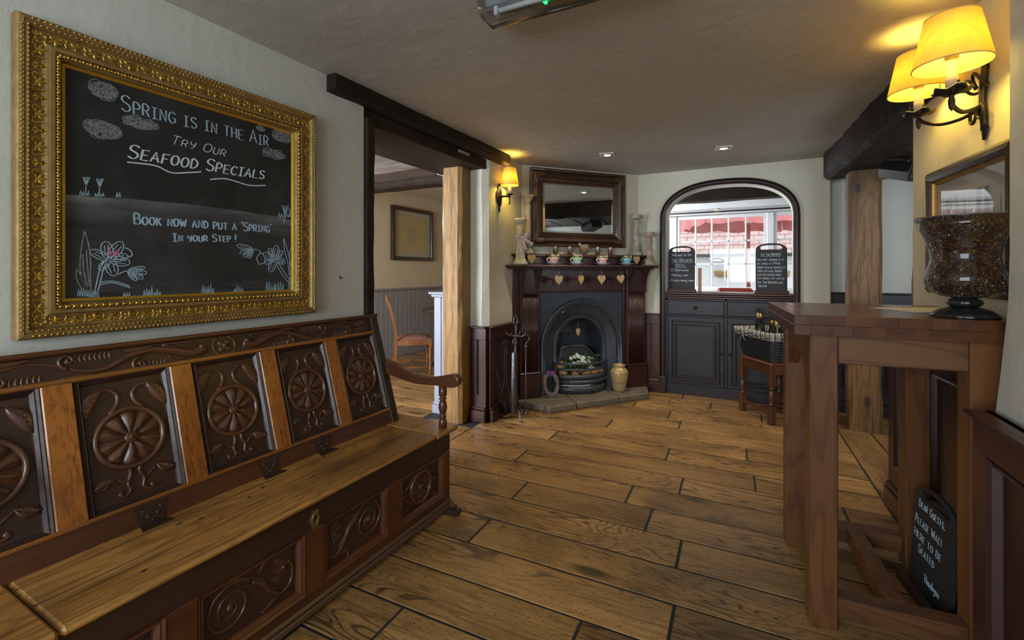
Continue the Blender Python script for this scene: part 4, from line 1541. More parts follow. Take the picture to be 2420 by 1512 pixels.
# flat plate with arched hole
outer = [(.234, .07), (.234, 1.045), (1.203, 1.045), (1.203, .07)]
hp = archpath(.40)
v = [(x, 0, z) for x, z in hp]
n = len(hp)
tp = []
for x, z in hp:
    tx, tz = x, z
    if z <= AZ + 1e-6:
        tx = .234 if x < AX else 1.203
    else:
        a = math.atan2(z - AZ, x - AX)
        k = min((1.045 - AZ) / max(math.sin(a), 1e-6), ((1.203 - AX) if math.cos(a) > 0 else (AX - .234)) / max(abs(math.cos(a)), 1e-6))
        tx, tz = AX + k * math.cos(a), AZ + k * math.sin(a)
    tp.append((tx, 0, tz))
pl.add(v + tp, [(i, i + 1, n + i + 1, n + i) for i in range(n - 1)])
pl.add([(.234, 0, 1.045), tuple(tp[[i for i in range(n) if abs(tp[i][2] - 1.045) < 1e-4][0]]), tuple(tp[[i for i in range(n) if abs(tp[i][0] - .234) < 1e-4][-1]])], [(0, 1, 2)])
pl.add([(1.203, 0, 1.045), tuple(tp[[i for i in range(n) if abs(tp[i][2] - 1.045) < 1e-4][-1]]), tuple(tp[[i for i in range(n) if abs(tp[i][0] - 1.203) < 1e-4][0]])], [(0, 2, 1)])
pl.build('face_plate', CAST, CI)
m = MB()
m.sweep(archpath(.452), [(-.045, .080), (-.045, .098), (-.036, .106), (-.028, .100), (-.020, .112), (-.008, .116), (.004, .108), (.008, .086)], smooth=True)
m.build('outer_arch', CAST, CI)
m = MB()
for i in range(60):
    a = R(180 - 180 * i / 59)
    m.ball((AX + .398 * math.cos(a), -.094, AZ + .398 * math.sin(a)), .0085, .006, .0085, 6, 4)
for s in (-1, 1):
    for i in range(20):
        m.ball((AX + s * .398, -.094, .09 + i * .0215), .0085, .006, .0085, 6, 4)
o = m.build('bead_row', CAST, CI)
o['kind'] = 'stuff'
m = MB()
m.sweep(archpath(.392), [(0, .084), (-.098, .030)], smooth=True)
m.build('splayed_cheek', CAST, CI)
m = MB()
m.sweep(archpath(.288), [(-.030, .0), (-.030, .044), (-.022, .052), (-.012, .044), (-.006, .054), (.006, .050), (.010, .028)], smooth=True)
m.build('inner_arch', CAST, CI)
m = MB()
m.sweep(archpath(.262), [(0, .045), (-.02, -.20)], smooth=True)
m.box(AX - .30, AX + .30, .18, .20, .07, .82)
m.build('fire_back', CAST, CI)
m = MB()
m.sweep(smoothpath([(AX - .235, .30), (AX - .20, .46), (AX - .16, .50), (AX + .02, .50), (AX + .10, .47), (AX + .17, .40), (AX + .24, .39)], 5), [(-.012, .0), (-.008, .03), (.0, .036), (.008, .03), (.012, .0)], smooth=True)
m.box(AX - .235, AX + .24, 0, .16, .20, .385)
m.prism([(AX - .235, .38), (AX + .24, .38), (AX + .17, .40), (AX + .10, .465), (AX + .02, .492), (AX - .16, .492), (AX - .20, .45)], -.0, .015, RX(PI / 2))
m.build('smoke_hood', CAST, CI)
m = MB()
for rr in (.10, .125, .15):
    m.tube(xz(arc(AX - .05, .60, rr, 10, 170, 16), .17), .006, 6)
m.tube(xz([(AX - .21, .60), (AX + .10, .60)], .17), .006, 6)
m.build('back_relief', CAST, CI)


def bow(z, half, out, n=18):
    return [(AX + half * math.sin(R(-68 + 136 * i / n)) / math.sin(R(68)), -(.05 + out * (math.cos(R(-68 + 136 * i / n)) - math.cos(R(68))) / (1 - math.cos(R(68)))), z) for i in range(n + 1)]


for z, r in ((.355, .013), (.300, .011)):
    MB().tube(bow(z, .285, .155), r, 8).build('grate_bar', CAST, CI)
for z0, z1, out, nm in ((.205, .250, .160, 'grate_band'), (.160, .200, .168, 'lower_band'), (.072, .142, .170, 'ash_pan_cover')):
    m = MB()
    a = bow(0, .29, out)
    b = bow(0, .27, out - .03)
    q = len(a)
    v = [(p[0], p[1], z0) for p in a] + [(p[0], p[1] - .004, (z0 + z1) / 2) for p in a] + [(p[0], p[1], z1) for p in a] + [(p[0], p[1], z1) for p in b] + [(p[0], p[1], z0) for p in b]
    f = []
    for k in range(5):
        k2 = (k + 1) % 5
        for i in range(q - 1):
            f.append((k * q + i, k * q + i + 1, k2 * q + i + 1, k2 * q + i))
    m.add(v, f, None, True)
    m.build(nm, CAST, CI)
for s in (-1, 1):
    MB().box(AX + s * .285 - .014, AX + s * .285 + .014, -.075, -.02, .20, .372, .005).build('grate_post', CAST, CI)
MB().lathe([(.006, 0), (.006, .010), (.014, .014), (.016, .020), (.010, .026), (0, .027)], 14, RX(PI / 2)).build('ash_pan_knob', CAST, CI, (AX + .06, -.214, .105))
MB().box(AX - .25, AX + .25, -.17, .16, .19, .205).build('coal_bed', CAST, CI)

# hearth slabs
HE = thing('hearth', 'raised grey stone hearth slab in front of the fireplace', 'hearth', (FO[0], FO[1], 0), FA)
hz = [(.0, -.0), (.0, -.19), (.19, -.455), (1.28, -.395), (1.42, -.19), (1.44, 0)]


def hearth_piece(poly):
    m = MB()
    m.prism(poly, .012, .07)
    o = m.build('hearth_stone', STONE, HE)
    b = o.modifiers.new('bevel', 'BEVEL')
    b.width = .012
    b.segments = 3


hearth_piece([(.0, 0), (.0, -.19), (.19, -.455), (.462, -.440), (.52, 0)])
hearth_piece([(.526, 0), (.468, -.440), (.935, -.414), (.985, 0)])
hearth_piece([(.991, 0), (.941, -.414), (1.28, -.395), (1.42, -.19), (1.44, 0)])
MB().prism([(.0, 0), (.0, -.195), (.187, -.462), (1.284, -.401), (1.426, -.19), (1.44, 0)], 0, .012).build('hearth_edging', OAKPOST, HE)

# items in the grate
STONEB = plain('tan_stone', (.42, .24, .11), .8, 0, (.22, .13, .07), 7, .5, 30)
WP = Matrix.Translation((FO[0], FO[1], 0)) @ RZ(FA)


def fpos(a, o_, z):
    p = WP @ Vector((a, -o_, z))
    return (p.x, p.y, p.z)


rk = random.Random(5)
names = ['leftmost tan stone behind the grate bars', 'second tan stone from left behind the grate bars', 'middle tan stone behind the grate bars', 'fourth tan stone from left behind the grate bars', 'rightmost pale stone behind the grate bars', 'tan stone standing at the left back of the grate']
for i, (a, o_, z, s) in enumerate(((.52, .06, .245, .055), (.62, .12, .240, .05), (.735, .13, .245, .06), (.83, .11, .25, .062), (.93, .06, .245, .05), (.53, .0, .30, .075))):
    m = MB().ball((0, 0, 0), s, s * .75, s * .8, 9, 6, jit=.16)
    tag(m.build('hearth_rock', STONEB, None, fpos(a, o_, z), (rk.uniform(0, 1), rk.uniform(0, 1), rk.uniform(0, 6))), names[i], 'stone', 'stones in the grate')
GREEN = plain('leaf_green', (.10, .20, .035), .55, 0, (.05, .11, .02), 40)
WHITEP = plain('white_petal', (.78, .82, .92), .6, 0, (.65, .70, .85), 30)
YEL = plain('yellow_centre', (.55, .45, .08), .6)


def leafy(m, rg, n, r, h, ls):
    for _ in range(n):
        a, k = rg.uniform(0, 2 * PI), rg.random() ** .6
        x, y, z = r * k * math.cos(a), r * .7 * k * math.sin(a), h * rg.uniform(0, 1) * (1.15 - .5 * k)
        d = Vector((math.cos(a) * rg.uniform(.2, 1), math.sin(a) * rg.uniform(.2, 1), rg.uniform(-.1, 1))).normalized()
        s = d.cross(Vector((rg.uniform(-1, 1), rg.uniform(-1, 1), .3))).normalized()
        l = ls * rg.uniform(.6, 1.2)
        p = Vector((x, y, z))
        m.add([p, p + d * l * .5 + s * l * .28, p + d * l, p + d * l * .5 - s * l * .28], [(0, 1, 2, 3)])


def blossom(r):
    m = MB()
    for i in range(6):
        a = i * PI / 3
        m.leaf((.1 * r * math.cos(a), .1 * r * math.sin(a)), (r * math.cos(a), r * math.sin(a)), r * .75, 0, r * .25, 4)
    return m.mesh('blossom')


t = thing('flower_posy', 'bunch of small white flowers with green leaves in the grate', 'flowers', fpos(.70, .03, .235), FA)
m = MB()
leafy(m, random.Random(8), 520, .165, .20, .040)
o = m.build('foliage', GREEN, t)
bl = blossom(.022)
blc = MB().ball((0, -.004, 0), .0055, .004, .0055, 6, 4).mesh('blossom_centre')
rf = random.Random(4)
for i in range(30):
    a, k = rf.uniform(0, 2 * PI), rf.random() ** .55
    x, z = .135 * k * math.cos(a), .115 + .085 * k * math.sin(a)
    if i > 26: x, z = rf.uniform(-.08, .05), .025
    b = put('blossom', bl, WHITEP, t, (x, -.055 - .05 * (1 - k), z), (rf.uniform(-.9, -.1), rf.uniform(-.5, .5), rf.uniform(-.4, .4)))
    put('blossom_centre', blc, YEL, b)

# vase, wreath
m = MB()
pr = [(.0, 0), (.050, 0), (.056, .006), (.066, .05), (.080, .11), (.088, .165), (.086, .195), (.070, .222), (.054, .232), (.052, .240), (.060, .248), (.062, .256), (.058, .262), (.050, .258), (.046, .235), (.0, .230)]
fine = []
for (ra, za), (rb, zb) in zip(pr, pr[1:]):
    k = max(1, int(abs(zb - za) / .006))
    for i in range(k):
        fine.append((ra + (rb - ra) * i / k + (.0011 if (len(fine) % 2) else 0), za + (zb - za) * i / k))
fine.append(pr[-1])
fine[0] = (0, 0)
m.lathe(fine, 36)
vm, t_, b_ = nt('ribbed_gold_glaze')
co, tc = coords(t_, (1, 1, 1), False)
sx = nd(t_, 'ShaderNodeSeparateXYZ')
t_.links.new(tc.outputs['Object'], sx.inputs[0])
nn = noise(t_, co, 6, 2)
st = math_(t_, 'SINE', math_(t_, 'MULTIPLY', math_(t_, 'ADD', sx.outputs[2], math_(t_, 'MULTIPLY', nn, .01)), 420.0))
st2 = math_(t_, 'SINE', math_(t_, 'MULTIPLY', math_(t_, 'ADD', sx.outputs[2], math_(t_, 'MULTIPLY', nn, .012)), 77.0))
cc = mix(t_, ramp(t_, st, [(.3, 0), (.8, 1)]), (.56, .42, .17), (.36, .30, .16))
cc = mix(t_, ramp(t_, st2, [(.75, 0), (.98, .6)]), cc, (.30, .17, .06))
t_.links.new(cc, b_.inputs['Base Color'])
b_.inputs['Roughness'].default_value = .3
b_.inputs['Metallic'].default_value = .25
b_.inputs['Coat Weight'].default_value = .4
tag(m.build('ribbed_vase', vm, None, fpos(1.055, .225, .0705)), 'gold ribbed pottery vase standing on the hearth', 'vase')
t = thing('twig_wreath', 'grey woven twig wreath with purple bow leaning on the grate', 'wreath', fpos(.335, .195, .071), FA - R(6))
TWIG = plain('grey_twig', (.30, .25, .24), .8, 0, (.17, .14, .15), 50, .4, 150)
rt = random.Random(9)
tm = []
m = MB(RX(R(-16)))
for k in range(26):
    ph, q1, q2 = rt.uniform(0, 6.28), rt.uniform(-.012, .012), rt.randint(3, 6)
    pts = []
    for i in range(48):
        a = 2 * PI * i / 48
        rr = 1 + .11 * math.sin(q2 * a + ph) * rt.uniform(.8, 1.2)
        pts.append(((.064 + q1) * rr * math.cos(a), -.012 + .012 * math.cos(q2 * a + ph), .118 + (.098 + q1) * rr * math.sin(a)))
    m.tube(pts, .0026, 5, closed=True)
m.build('woven_twigs', TWIG, t)
PURP = plain('purple_ribbon', (.26, .03, .34), .5, 0, (.18, .02, .26), 20)
m = MB(RX(R(-16)))
for s in (-1, 1):
    m.tube([(s * (.004 + .03 * math.sin(PI * i / 10)), -.022, .222 + .012 * math.sin(2 * PI * i / 10)) for i in range(11)], .007, 6, sq=((0, 1, 0), .8))
    m.tube([(0, -.022, .220), (s * .008, -.026, .205), (s * .004, -.026, .188)], .006, 6)
m.ball((0, -.026, .222), .011)
m.build('purple_bow', PURP, t)
m = MB(RX(R(-16)))
leafy(m, random.Random(3), 26, .03, .03, .012)
o = m.build('dried_leaves', plain('sage_leaf', (.14, .18, .20), .6, 0, (.08, .20, .10), 60), t)
o.location = (.035, -.01, .02)

# ------------------------------------------------------------------ mirror over the mantel
MR = thing('wall_mirror', 'wide mirror in a dark bronzed wood frame over the mantelpiece', 'mirror', fpos(.723, .012, 1.865), FA)
BRONZE = plain('dark_bronzed_wood', (.075, .035, .014), .34, .15, (.035, .016, .008), 14, .2, 60, .3)
BRGOLD = plain('rubbed_gilt', (.20, .12, .045), .4, .5, (.06, .035, .018), 60, .3, 100)
rl = frame_rails(MR, 1.07, .755, [(0, 0), (0, .03), (.010, .036), (.020, .034), (.028, .026), (.034, .030), (.055, .050), (.075, .052), (.092, .040), (.100, .030), (.104, .034), (.112, .032), (.118, .024), (.130, .018), (.138, .010), (.138, 0)], BRONZE)
for k, r_ in enumerate(rl):
    L, D = (1.07, .755) if k in (0, 2) else (.755, 1.07)
    KM = RY(-k * PI / 2) @ T(0, 0, -D / 2)
    m = MB(KM)
    x = -L / 2 + .02
    while x < L / 2 - .02:
        m.ball((x, -.034, .012), .0055, .004, .0055, 6, 4)
        if abs(x) < L / 2 - .125: m.ball((x + .004, -.024, .123), .0062, .004, .005, 6, 4)
        x += .0135
    o = m.build('bead_moulding', BRGOLD, r_)
    o['kind'] = 'stuff'
    for s in (-1, 1):
        m = MB(KM)
        for q in range(3):
            m.leaf((s * (L / 2 - .04 - q * .012), .045 + q * .012), (s * (L / 2 - .16 + q * .02), .060 + q * .006), .03, 0, .006, 6, T(0, -.047, 0))
        m.build('corner_leaf', BRGOLD, r_)
mm, t_, b_ = nt('mirror_glass')
b_.inputs['Metallic'].default_value = 1
b_.inputs['Roughness'].default_value = .012
cc = mix(t_, noise(t_, coords(t_, (1, 1, 1), False)[0], 2, 2), (.84, .86, .86), (.80, .82, .82))
t_.links.new(cc, b_.inputs['Base Color'])
gw, gh, bv = 1.07 / 2 - .134, .755 / 2 - .134, .022
m = MB()
m.add([(-gw, -.006, -gh), (gw, -.006, -gh), (gw, -.006, gh), (-gw, -.006, gh), (-gw + bv, -.010, -gh + bv), (gw - bv, -.010, -gh + bv), (gw - bv, -.010, gh - bv), (-gw + bv, -.010, gh - bv)],
      [(4, 5, 6, 7), (0, 1, 5, 4), (1, 2, 6, 5), (2, 3, 7, 6), (3, 0, 4, 7)])
m.build('bevelled_glass', mm, MR)

# ------------------------------------------------------------------ mantel ornaments
CANDW = plain('distressed_cream_paint', (.60, .54, .44), .6, 0, (.34, .27, .19), 18, .3, 60)
CANDG = plain('grey_cream_paint', (.58, .55, .47), .6, 0, (.30, .26, .20), 18, .3, 60)


def stick(label, a, o_, z, prof, mat, flute=0, fd=.0, sq=None, parts=None):
    t = thing('candlestick', label, 'candlestick', fpos(a, o_, z), FA, 'candlesticks on the mantelpiece')
    h0, h1 = parts
    lo = [p for p in prof if p[1] <= h0 + 1e-6]
    mid = [p for p in prof if h0 - 1e-6 <= p[1] <= h1 + 1e-6]
    hi = [p for p in prof if p[1] >= h1 - 1e-6]
    if sq:
        MB().box(-sq, sq, -sq, sq, 0, .014, .004).lathe(lo, 24).build('base', mat, t)
    else:
        MB().lathe(lo, 28).build('base', mat, t)
    MB().lathe(mid, 48 if flute else 24, flute=flute, fd=fd).build('stem', mat, t)
    MB().lathe(hi, 28).build('drip_pan', mat, t)
    return t


s1 = stick('grey fluted candlestick with a gingham bow on the mantel shelf', .017, .20, 1.3065, [(.068, 0), (.070, .012), (.062, .024), (.056, .030), (.050, .050), (.046, .055), (.030, .185), (.028, .20), (.034, .225), (.035, .24), (.028, .262), (.030, .28), (.041, .375), (.046, .385), (.055, .400), (.058, .410), (.056, .416), (.046, .412), (0, .410)], CANDG, 12, .26, None, (.050, .375))
stick('tall turned cream candlestick at the left end of the upper shelf', .145, .070, 1.4105, [(.062, 0), (.062, .014), (.056, .024), (.044, .040), (.030, .055), (.028, .09), (.031, .098), (.026, .11), (.030, .18), (.026, .40), (.024, .425), (.031, .435), (.031, .455), (.025, .465), (.026, .49), (.034, .505), (.052, .53), (.060, .540), (.060, .552), (.052, .558), (0, .556)], CANDW, 9, .18, None, (.055, .465))
stick('pale fluted candlestick at the right end of the upper shelf', 1.372, .072, 1.4105, [(.058, 0), (.060, .010), (.052, .022), (.046, .036), (.040, .040), (.026, .175), (.030, .20), (.031, .22), (.026, .245), (.025, .26), (.034, .370), (.040, .38), (.046, .385), (.050, .405), (.052, .418), (.046, .423), (0, .42)], CANDG, 12, .26, None, (.040, .375))
s4 = stick('short carved distressed candlestick at the right end of the mantel shelf', 1.440, .190, 1.3065, [(.055, .014), (.045, .03), (.034, .055), (.026, .075), (.029, .10), (.036, .13), (.036, .16), (.027, .185), (.026, .20), (.034, .225), (.034, .245), (.030, .27), (.034, .285), (.052, .312), (.056, .322), (.056, .332), (.048, .336), (0, .334)], plain('rusty_cream_paint', (.46, .42, .36), .7, 0, (.30, .17, .09), 26, .5, 70), 8, .22, .060, (.075, .285))
BOWM = plain('lilac_gingham', (.58, .52, .54), .7, 0, (.42, .27, .26), 70)
t = thing('ribbon_bow', 'lilac gingham ribbon bow tied round the fluted candlestick', 'bow', fpos(.017, .238, 1.545), FA)


def ribbon(m, pts, wd):
    P = smoothpath(pts, 5)
    rows = []
    for i, p in enumerate(P):
        a, b = Vector(P[max(0, i - 1)]), Vector(P[min(len(P) - 1, i + 1)])
        d = (b - a).normalized()
        s = d.cross(Vector((0, 1, 0)))
        s = s.normalized() if s.length > 1e-4 else Vector((0, 0, 1))
        ww = wd * (.35 + .65 * math.sin(PI * min(1, .12 + .88 * i / len(P)) * .5))
        rows.append([tuple(Vector(p) + s * ww * .5), tuple(Vector(p) + Vector((0, -.002, 0))), tuple(Vector(p) - s * ww * .5)])
    m.sheet(rows, None, True)


for nm, pts, wd in (('loop', [(0, 0, 0), (-.025, -.010, .012), (-.062, -.006, .010), (-.058, .004, -.010), (-.02, 0, -.004)], .034), ('loop', [(0, 0, 0), (.025, -.010, .022), (.060, -.006, .050), (.050, .004, .018), (.02, 0, 0)], .034),
                    ('tail', [(0, -.004, 0), (.008, -.012, -.035), (.024, -.012, -.085), (.030, -.008, -.105)], .034), ('tail', [(0, -.004, 0), (.035, -.012, -.020), (.075, -.010, -.042), (.105, -.004, -.055)], .032)):
    m = MB()
    ribbon(m, pts, wd)
    m.build('bow_' + nm, BOWM, t)
MB().ball((0, -.006, 0), .011, .008, .012).build('bow_knot', BOWM, t)
CG = glass_thin('clear_glass', (.96, .97, .96), .06)
for i, (a, lb) in enumerate(((-.045, 'left one of two empty champagne flutes on the upper shelf'), (.003, 'right one of two empty champagne flutes on the upper shelf'))):
    t = thing('champagne_flute', lb, 'glass', fpos(a, .075 - .02 * i, 1.4105), 0, 'flutes on the shelf')
    MB().lathe([(.030, 0), (.030, .002), (.004, .006)], 20).build('foot', CG, t)
    MB().lathe([(.004, .006), (.0035, .07)], 10).build('stem', CG, t)
    MB().lathe([(.004, .07), (.014, .085), (.022, .12), (.023, .17), (.019, .232), (.018, .232), (.021, .17), (.020, .12), (.012, .09), (0, .082)], 20).build('bowl', CG, t)
COPP = plain('rose_metal', (.50, .38, .34), .25, .9, (.35, .22, .18), 20)
for a, lb in ((.436, 'small rose metal votive cup left of the second teacup'), (.593, 'small rose metal votive cup behind the green teacup'), (.909, 'small rose metal votive cup behind the right pink teacup'), (1.058, 'small rose metal votive cup nearest the blue teacup')):
    t = thing('votive_cup', lb, 'cup', fpos(a, .065, 1.4105), FA, 'votive cups on the upper shelf')
    MB().lathe([(.020, 0), (.023, .004), (.025, .074), (.0255, .078), (.0235, .077), (.021, .008), (0, .006)], 24).build('cup_body', COPP, t)
t = thing('wicker_jug', 'small woven heart shaped basket with curled handle on the upper shelf', 'basket', fpos(.752, .070, 1.4105), FA)
WICK = plain('brown_wicker', (.30, .21, .12), .7, 0, (.14, .09, .05), 70, .5, 120)
m = MB()
for j in range(11):
    z = .004 + j * .0075
    rr = .020 + .028 * math.sin(min(1, j / 9) * PI * .62)
    m.tube([(rr * math.cos(2 * PI * i / 24) * 1.05, rr * math.sin(2 * PI * i / 24) * .8, z + .0025 * math.sin(i * PI + j * PI)) for i in range(24)], .0042, 5, closed=True)
m.lathe([(0, .002), (.018, .002), (.040, .06), (.042, .08), (0, .07)], 20)
m.build('woven_body', WICK, t)
GREYC = plain('grey_white_glaze', (.55, .53, .53), .4)
MB().tube(smoothpath([(.046, 0, .088), (.02, -.02, .096), (-.02, -.02, .090), (-.05, 0, .092), (-.062, 0, .104), (-.050, 0, .110), (-.030, 0, .100)], 5), .0042, 6).build('curled_handle', GREYC, t)
cups = [(.359, (.60, .33, .33), 'pink', 'left pink teacup on the mantel shelf', 0), (.607, (.30, .46, .33), 'green', 'mint green teacup on the mantel shelf', 0), (.894, (.60, .33, .33), 'pink', 'right pink teacup on the mantel shelf', 0), (1.174, (.18, .42, .56), 'blue', 'sky blue teacup on the mantel shelf', 0)]
SAUC = plain('pale_blue_china', (.66, .71, .78), .25, 0, (.50, .55, .63), 5, coat=.5)
PETAL = [plain('blush_petal', (.70, .52, .44), .6, 0, (.60, .40, .34), 30), plain('cream_petal', (.72, .66, .46), .6, 0, (.62, .55, .36), 30)]
LG = plain('spring_green', (.20, .30, .05), .55, 0, (.10, .18, .03), 40)
sauc = [(.030, 0), (.032, .003), (.050, .006), (.076, .016), (.079, .018), (.074, .018), (.042, .009), (0, .008)]
sm_ = MB().lathe(sauc, 32).mesh('saucer')
for i, (a, c, nm, lb, _) in enumerate(cups):
    who = ('under the left pink teacup', 'under the mint green teacup', 'under the right pink teacup', 'under the sky blue teacup')[i]
    tag(put('saucer', sm_, SAUC, None, fpos(a, .185, 1.3065)), 'pale blue china saucer ' + who, 'saucer', 'saucers on the mantel shelf')
    t = thing('teacup', lb + ' holding little roses', 'cup', fpos(a, .185, 1.3150), FA, 'teacups on the mantel shelf')
    cm = plain(nm + '_china', c, .25, 0, tuple(x * .9 for x in c), 5, coat=.4)
    MB().lathe([(.022, 0), (.024, .004), (.030, .008), (.036, .026), (.044, .040), (.049, .060), (.047, .060), (.041, .040), (.033, .026), (.026, .010), (0, .010)], 28).build('cup_body', cm, t)
    MB().tube(smoothpath([(-.046, 0, .052), (-.064, 0, .054), (-.070, 0, .040), (-.058, 0, .024), (-.036, 0, .014)], 5), .0042, 7).build('handle', cm if nm == 'blue' else SAUC, t)
    f = thing('flower_posy', 'miniature roses and greenery in the ' + ('left pink', 'mint green', 'right pink', 'sky blue')[i] + ' teacup', 'flowers', fpos(a, .185, 1.362), FA, 'posies in teacups')
    rq = random.Random(20 + i)
    m = MB()
    leafy(m, rq, 90, .050, .040, .020)
    m.build('foliage', LG, f)
    for k in range(7):
        an, kk = rq.uniform(0, 6.28), rq.uniform(.3, 1)
        b = MB()
        b.ball((0, 0, 0), .0105, .0105, .0095, 8, 5)
        for q in range(5):
            qa = q * 1.257
            b.leaf((.003 * math.cos(qa), .003 * math.sin(qa)), (.013 * math.cos(qa), .013 * math.sin(qa)), .011, 0, .004, 4, RX(-PI / 2) @ T(0, -.004, 0))
        b.build('rose', PETAL[k % 2], f, (.040 * kk * math.cos(an), .030 * kk * math.sin(an) - .012, .022 + rq.uniform(0, .014)))
# wooden hearts
HEARTW = wood('pale_birch', (.52, .38, .22), (.44, .31, .17), (.28, .18, .09), 2, 1.5, .6, .1, .4, 12, .3, 0, .12)
HEARTO = wood('golden_birch', (.52, .32, .11), (.44, .26, .085), (.28, .16, .05), 2, 1.5, .6, .1, .4, 12, .3, 0, .1)


def heart_pts(w_, h_):
    out = []
    for i in range(36):
        a = 2 * PI * i / 36
        x = 16 * math.sin(a) ** 3
        z = 13 * math.cos(a) - 5 * math.cos(2 * a) - 2 * math.cos(3 * a) - math.cos(4 * a)
        out.append((x / 32 * w_, (z + 2.5) / 29 * h_))
    return out[::-1]


TW = plain('jute_twine', (.30, .25, .17), .8)


def heart(label, a, o_, z, w_, h_, string=0.0, mat=HEARTW, rot=0.0, turn=0.0, group='hearts'):
    t = thing('wooden_heart', label, 'heart', fpos(a, o_, z), FA + turn, group)
    b = MB().prism(heart_pts(w_, h_), -.004, .004, RY(rot) @ RX(PI / 2)).build('heart_plate', mat, t)
    if string:
        MB().tube([(0, -.004, h_ * .30), (-.003, -.003, h_ * .3 + string * .5), (0, 0, h_ * .3 + string), (.003, -.002, h_ * .3 + string * .5), (0, .004, h_ * .30)], .0013, 5).build('string', TW, t)
        MB().tube(smoothpath([(0, 0, h_ * .3 + string + .014), (0, 0, h_ * .3 + string + .004), (.004, 0, h_ * .3 + string - .002), (.006, 0, h_ * .3 + string + .004)], 4), .0012, 5).build('hook', STEEL, t)
    return t


HG = 'hearts hanging under the mantel shelf'
heart('leftmost wooden heart hanging under the mantel shelf', .382, .245, 1.162, .082, .092, .078, HEARTW, .05, 0, HG)
heart('narrow golden wooden heart hanging second from left under the shelf', .617, .245, 1.162, .058, .092, .078, HEARTO, 0, .0, HG)
heart('wooden heart hanging third from left under the shelf', .842, .245, 1.163, .086, .092, .078, HEARTW, .02, 0, HG)
heart('rightmost wooden heart hanging under the mantel shelf', 1.061, .245, 1.166, .084, .088, .078, HEARTW, -.12, 0, HG)
heart('wooden heart propped beside the gingham bow candlestick', .134, .180, 1.3555, .082, .092, 0, HEARTO, 0, 0, 'hearts on the mantel shelf')
heart('wooden heart propped between blue teacup and carved candlestick', 1.292, .180, 1.3555, .078, .088, 0, HEARTW, 0, 0, 'hearts on the mantel shelf')
heart('slim wooden heart dangling inside the fireplace arch', .690, .055, .640, .046, .085, .075, HEARTW, 0, .0, 'hearts in the fireplace')

# ------------------------------------------------------------------ fire irons
P0 = Vector((-1.80, 3.475, 0))
t = thing('companion_stand', 'wrought iron companion stand for fire tools beside the hearth', 'fire stand', tuple(P0), FA)
MB().tube([(0, 0, .06), (0, 0, .78)], .007, 8).build('column', STEEL, t)
MB().tube([(.018 * math.sin(2 * PI * i / 16), 0, .825 + .040 * math.cos(2 * PI * i / 16)) for i in range(16)], .005, 6, closed=True).build('ring_handle', STEEL, t)
for k in range(4):
    a = PI / 4 + k * PI / 2
    c, s = math.cos(a), math.sin(a)
    MB().tube(smoothpath([(0, 0, .70), (.05 * c, .05 * s, .695), (.085 * c, .085 * s, .71), (.095 * c, .095 * s, .73)], 4), .0055, 6).build('hook_arm', STEEL, t)
for k in range(3):
    a = R(-90) + k * 2 * PI / 3
    c, s = math.cos(a), math.sin(a)
    MB().tube(smoothpath([(0, 0, .09), (.04 * c, .04 * s, .085), (.10 * c, .10 * s, .045), (.13 * c, .13 * s, .010), (.155 * c, .155 * s, .008)], 5), .008, 7, sq=((0, 0, 1), .7)).build('foot', STEEL, t)
MB().lathe([(.05, .055), (.05, .062), (.012, .07), (0, .07)], 16).build('tray', STEEL, t)


def tool(name, label, dx, dy, tilt, axis, build):
    t = thing(name, label, 'fire tool', (P0.x + dx, P0.y + dy, 0), FA, 'fire irons')
    t.rotation_euler = (tilt if axis == 0 else 0, tilt if axis == 1 else 0, FA)
    build(t)
    return t


def loop(t, z, r=.016):
    MB().tube([(r * math.sin(2 * PI * i / 16), 0, z + r * 1.7 * math.cos(2 * PI * i / 16)) for i in range(16)], .0042, 6, closed=True).build('loop_handle', STEEL, t)


def poker(t):
    MB().tube([(0, 0, .03), (0, 0, .60)], .0055, 7).build('shaft', STEEL, t)
    MB().tube(smoothpath([(0, 0, .62), (.01, 0, .645), (.028, 0, .66), (.03, 0, .69), (.012, 0, .70)], 4), .0055, 7).build('hook_handle', STEEL, t)
    MB().lathe([(.005, .59), (.013, .60), (.013, .61), (.005, .625)], 12).build('collar', STEEL, t)
    MB().lathe([(.0, .018), (.022, .03), (.024, .036), (.006, .055)], 14).build('point', STEEL, t)


def shovel(t):
    MB().tube([(0, 0, .28), (0, 0, .62)], .0055, 7).build('shaft', STEEL, t)
    loop(t, .655)
    m = MB()
    m.sheet([[(-.010, .004, .58), (0, -.004, .58), (.010, .004, .58)], [(-.024, .008, .56), (0, -.004, .56), (.024, .008, .56)], [(-.028, .010, .30), (0, -.006, .30), (.028, .010, .30)], [(-.026, .008, .05), (0, -.005, .05), (.026, .008, .05)]], None, True)
    o = m.build('blade', STEEL, t)
    o.modifiers.new('thickness', 'SOLIDIFY').thickness = .003


def tongs(t):
    for s in (-1, 1):
        MB().tube(smoothpath([(s * .006, 0, .60), (s * .010, 0, .42), (s * .012, 0, .30), (s * .040, 0, .20), (s * .034, 0, .10), (s * .010, 0, .04)], 5), .0048, 6).build('tong_arm', STEEL, t)
    loop(t, .635)


def brush(t):
    MB().tube([(0, 0, .16), (0, 0, .56)], .006, 7).build('shaft', STEEL, t)
    MB().tube(smoothpath([(-.016, 0, .57), (0, 0, .56), (.012, 0, .575), (.004, 0, .59)], 4), .005, 6).build('hook_handle', STEEL, t)
    MB().lathe([(.0, .05), (.036, .05), (.030, .12), (.014, .155), (.006, .17)], 14).build('bristles', IRON, t)


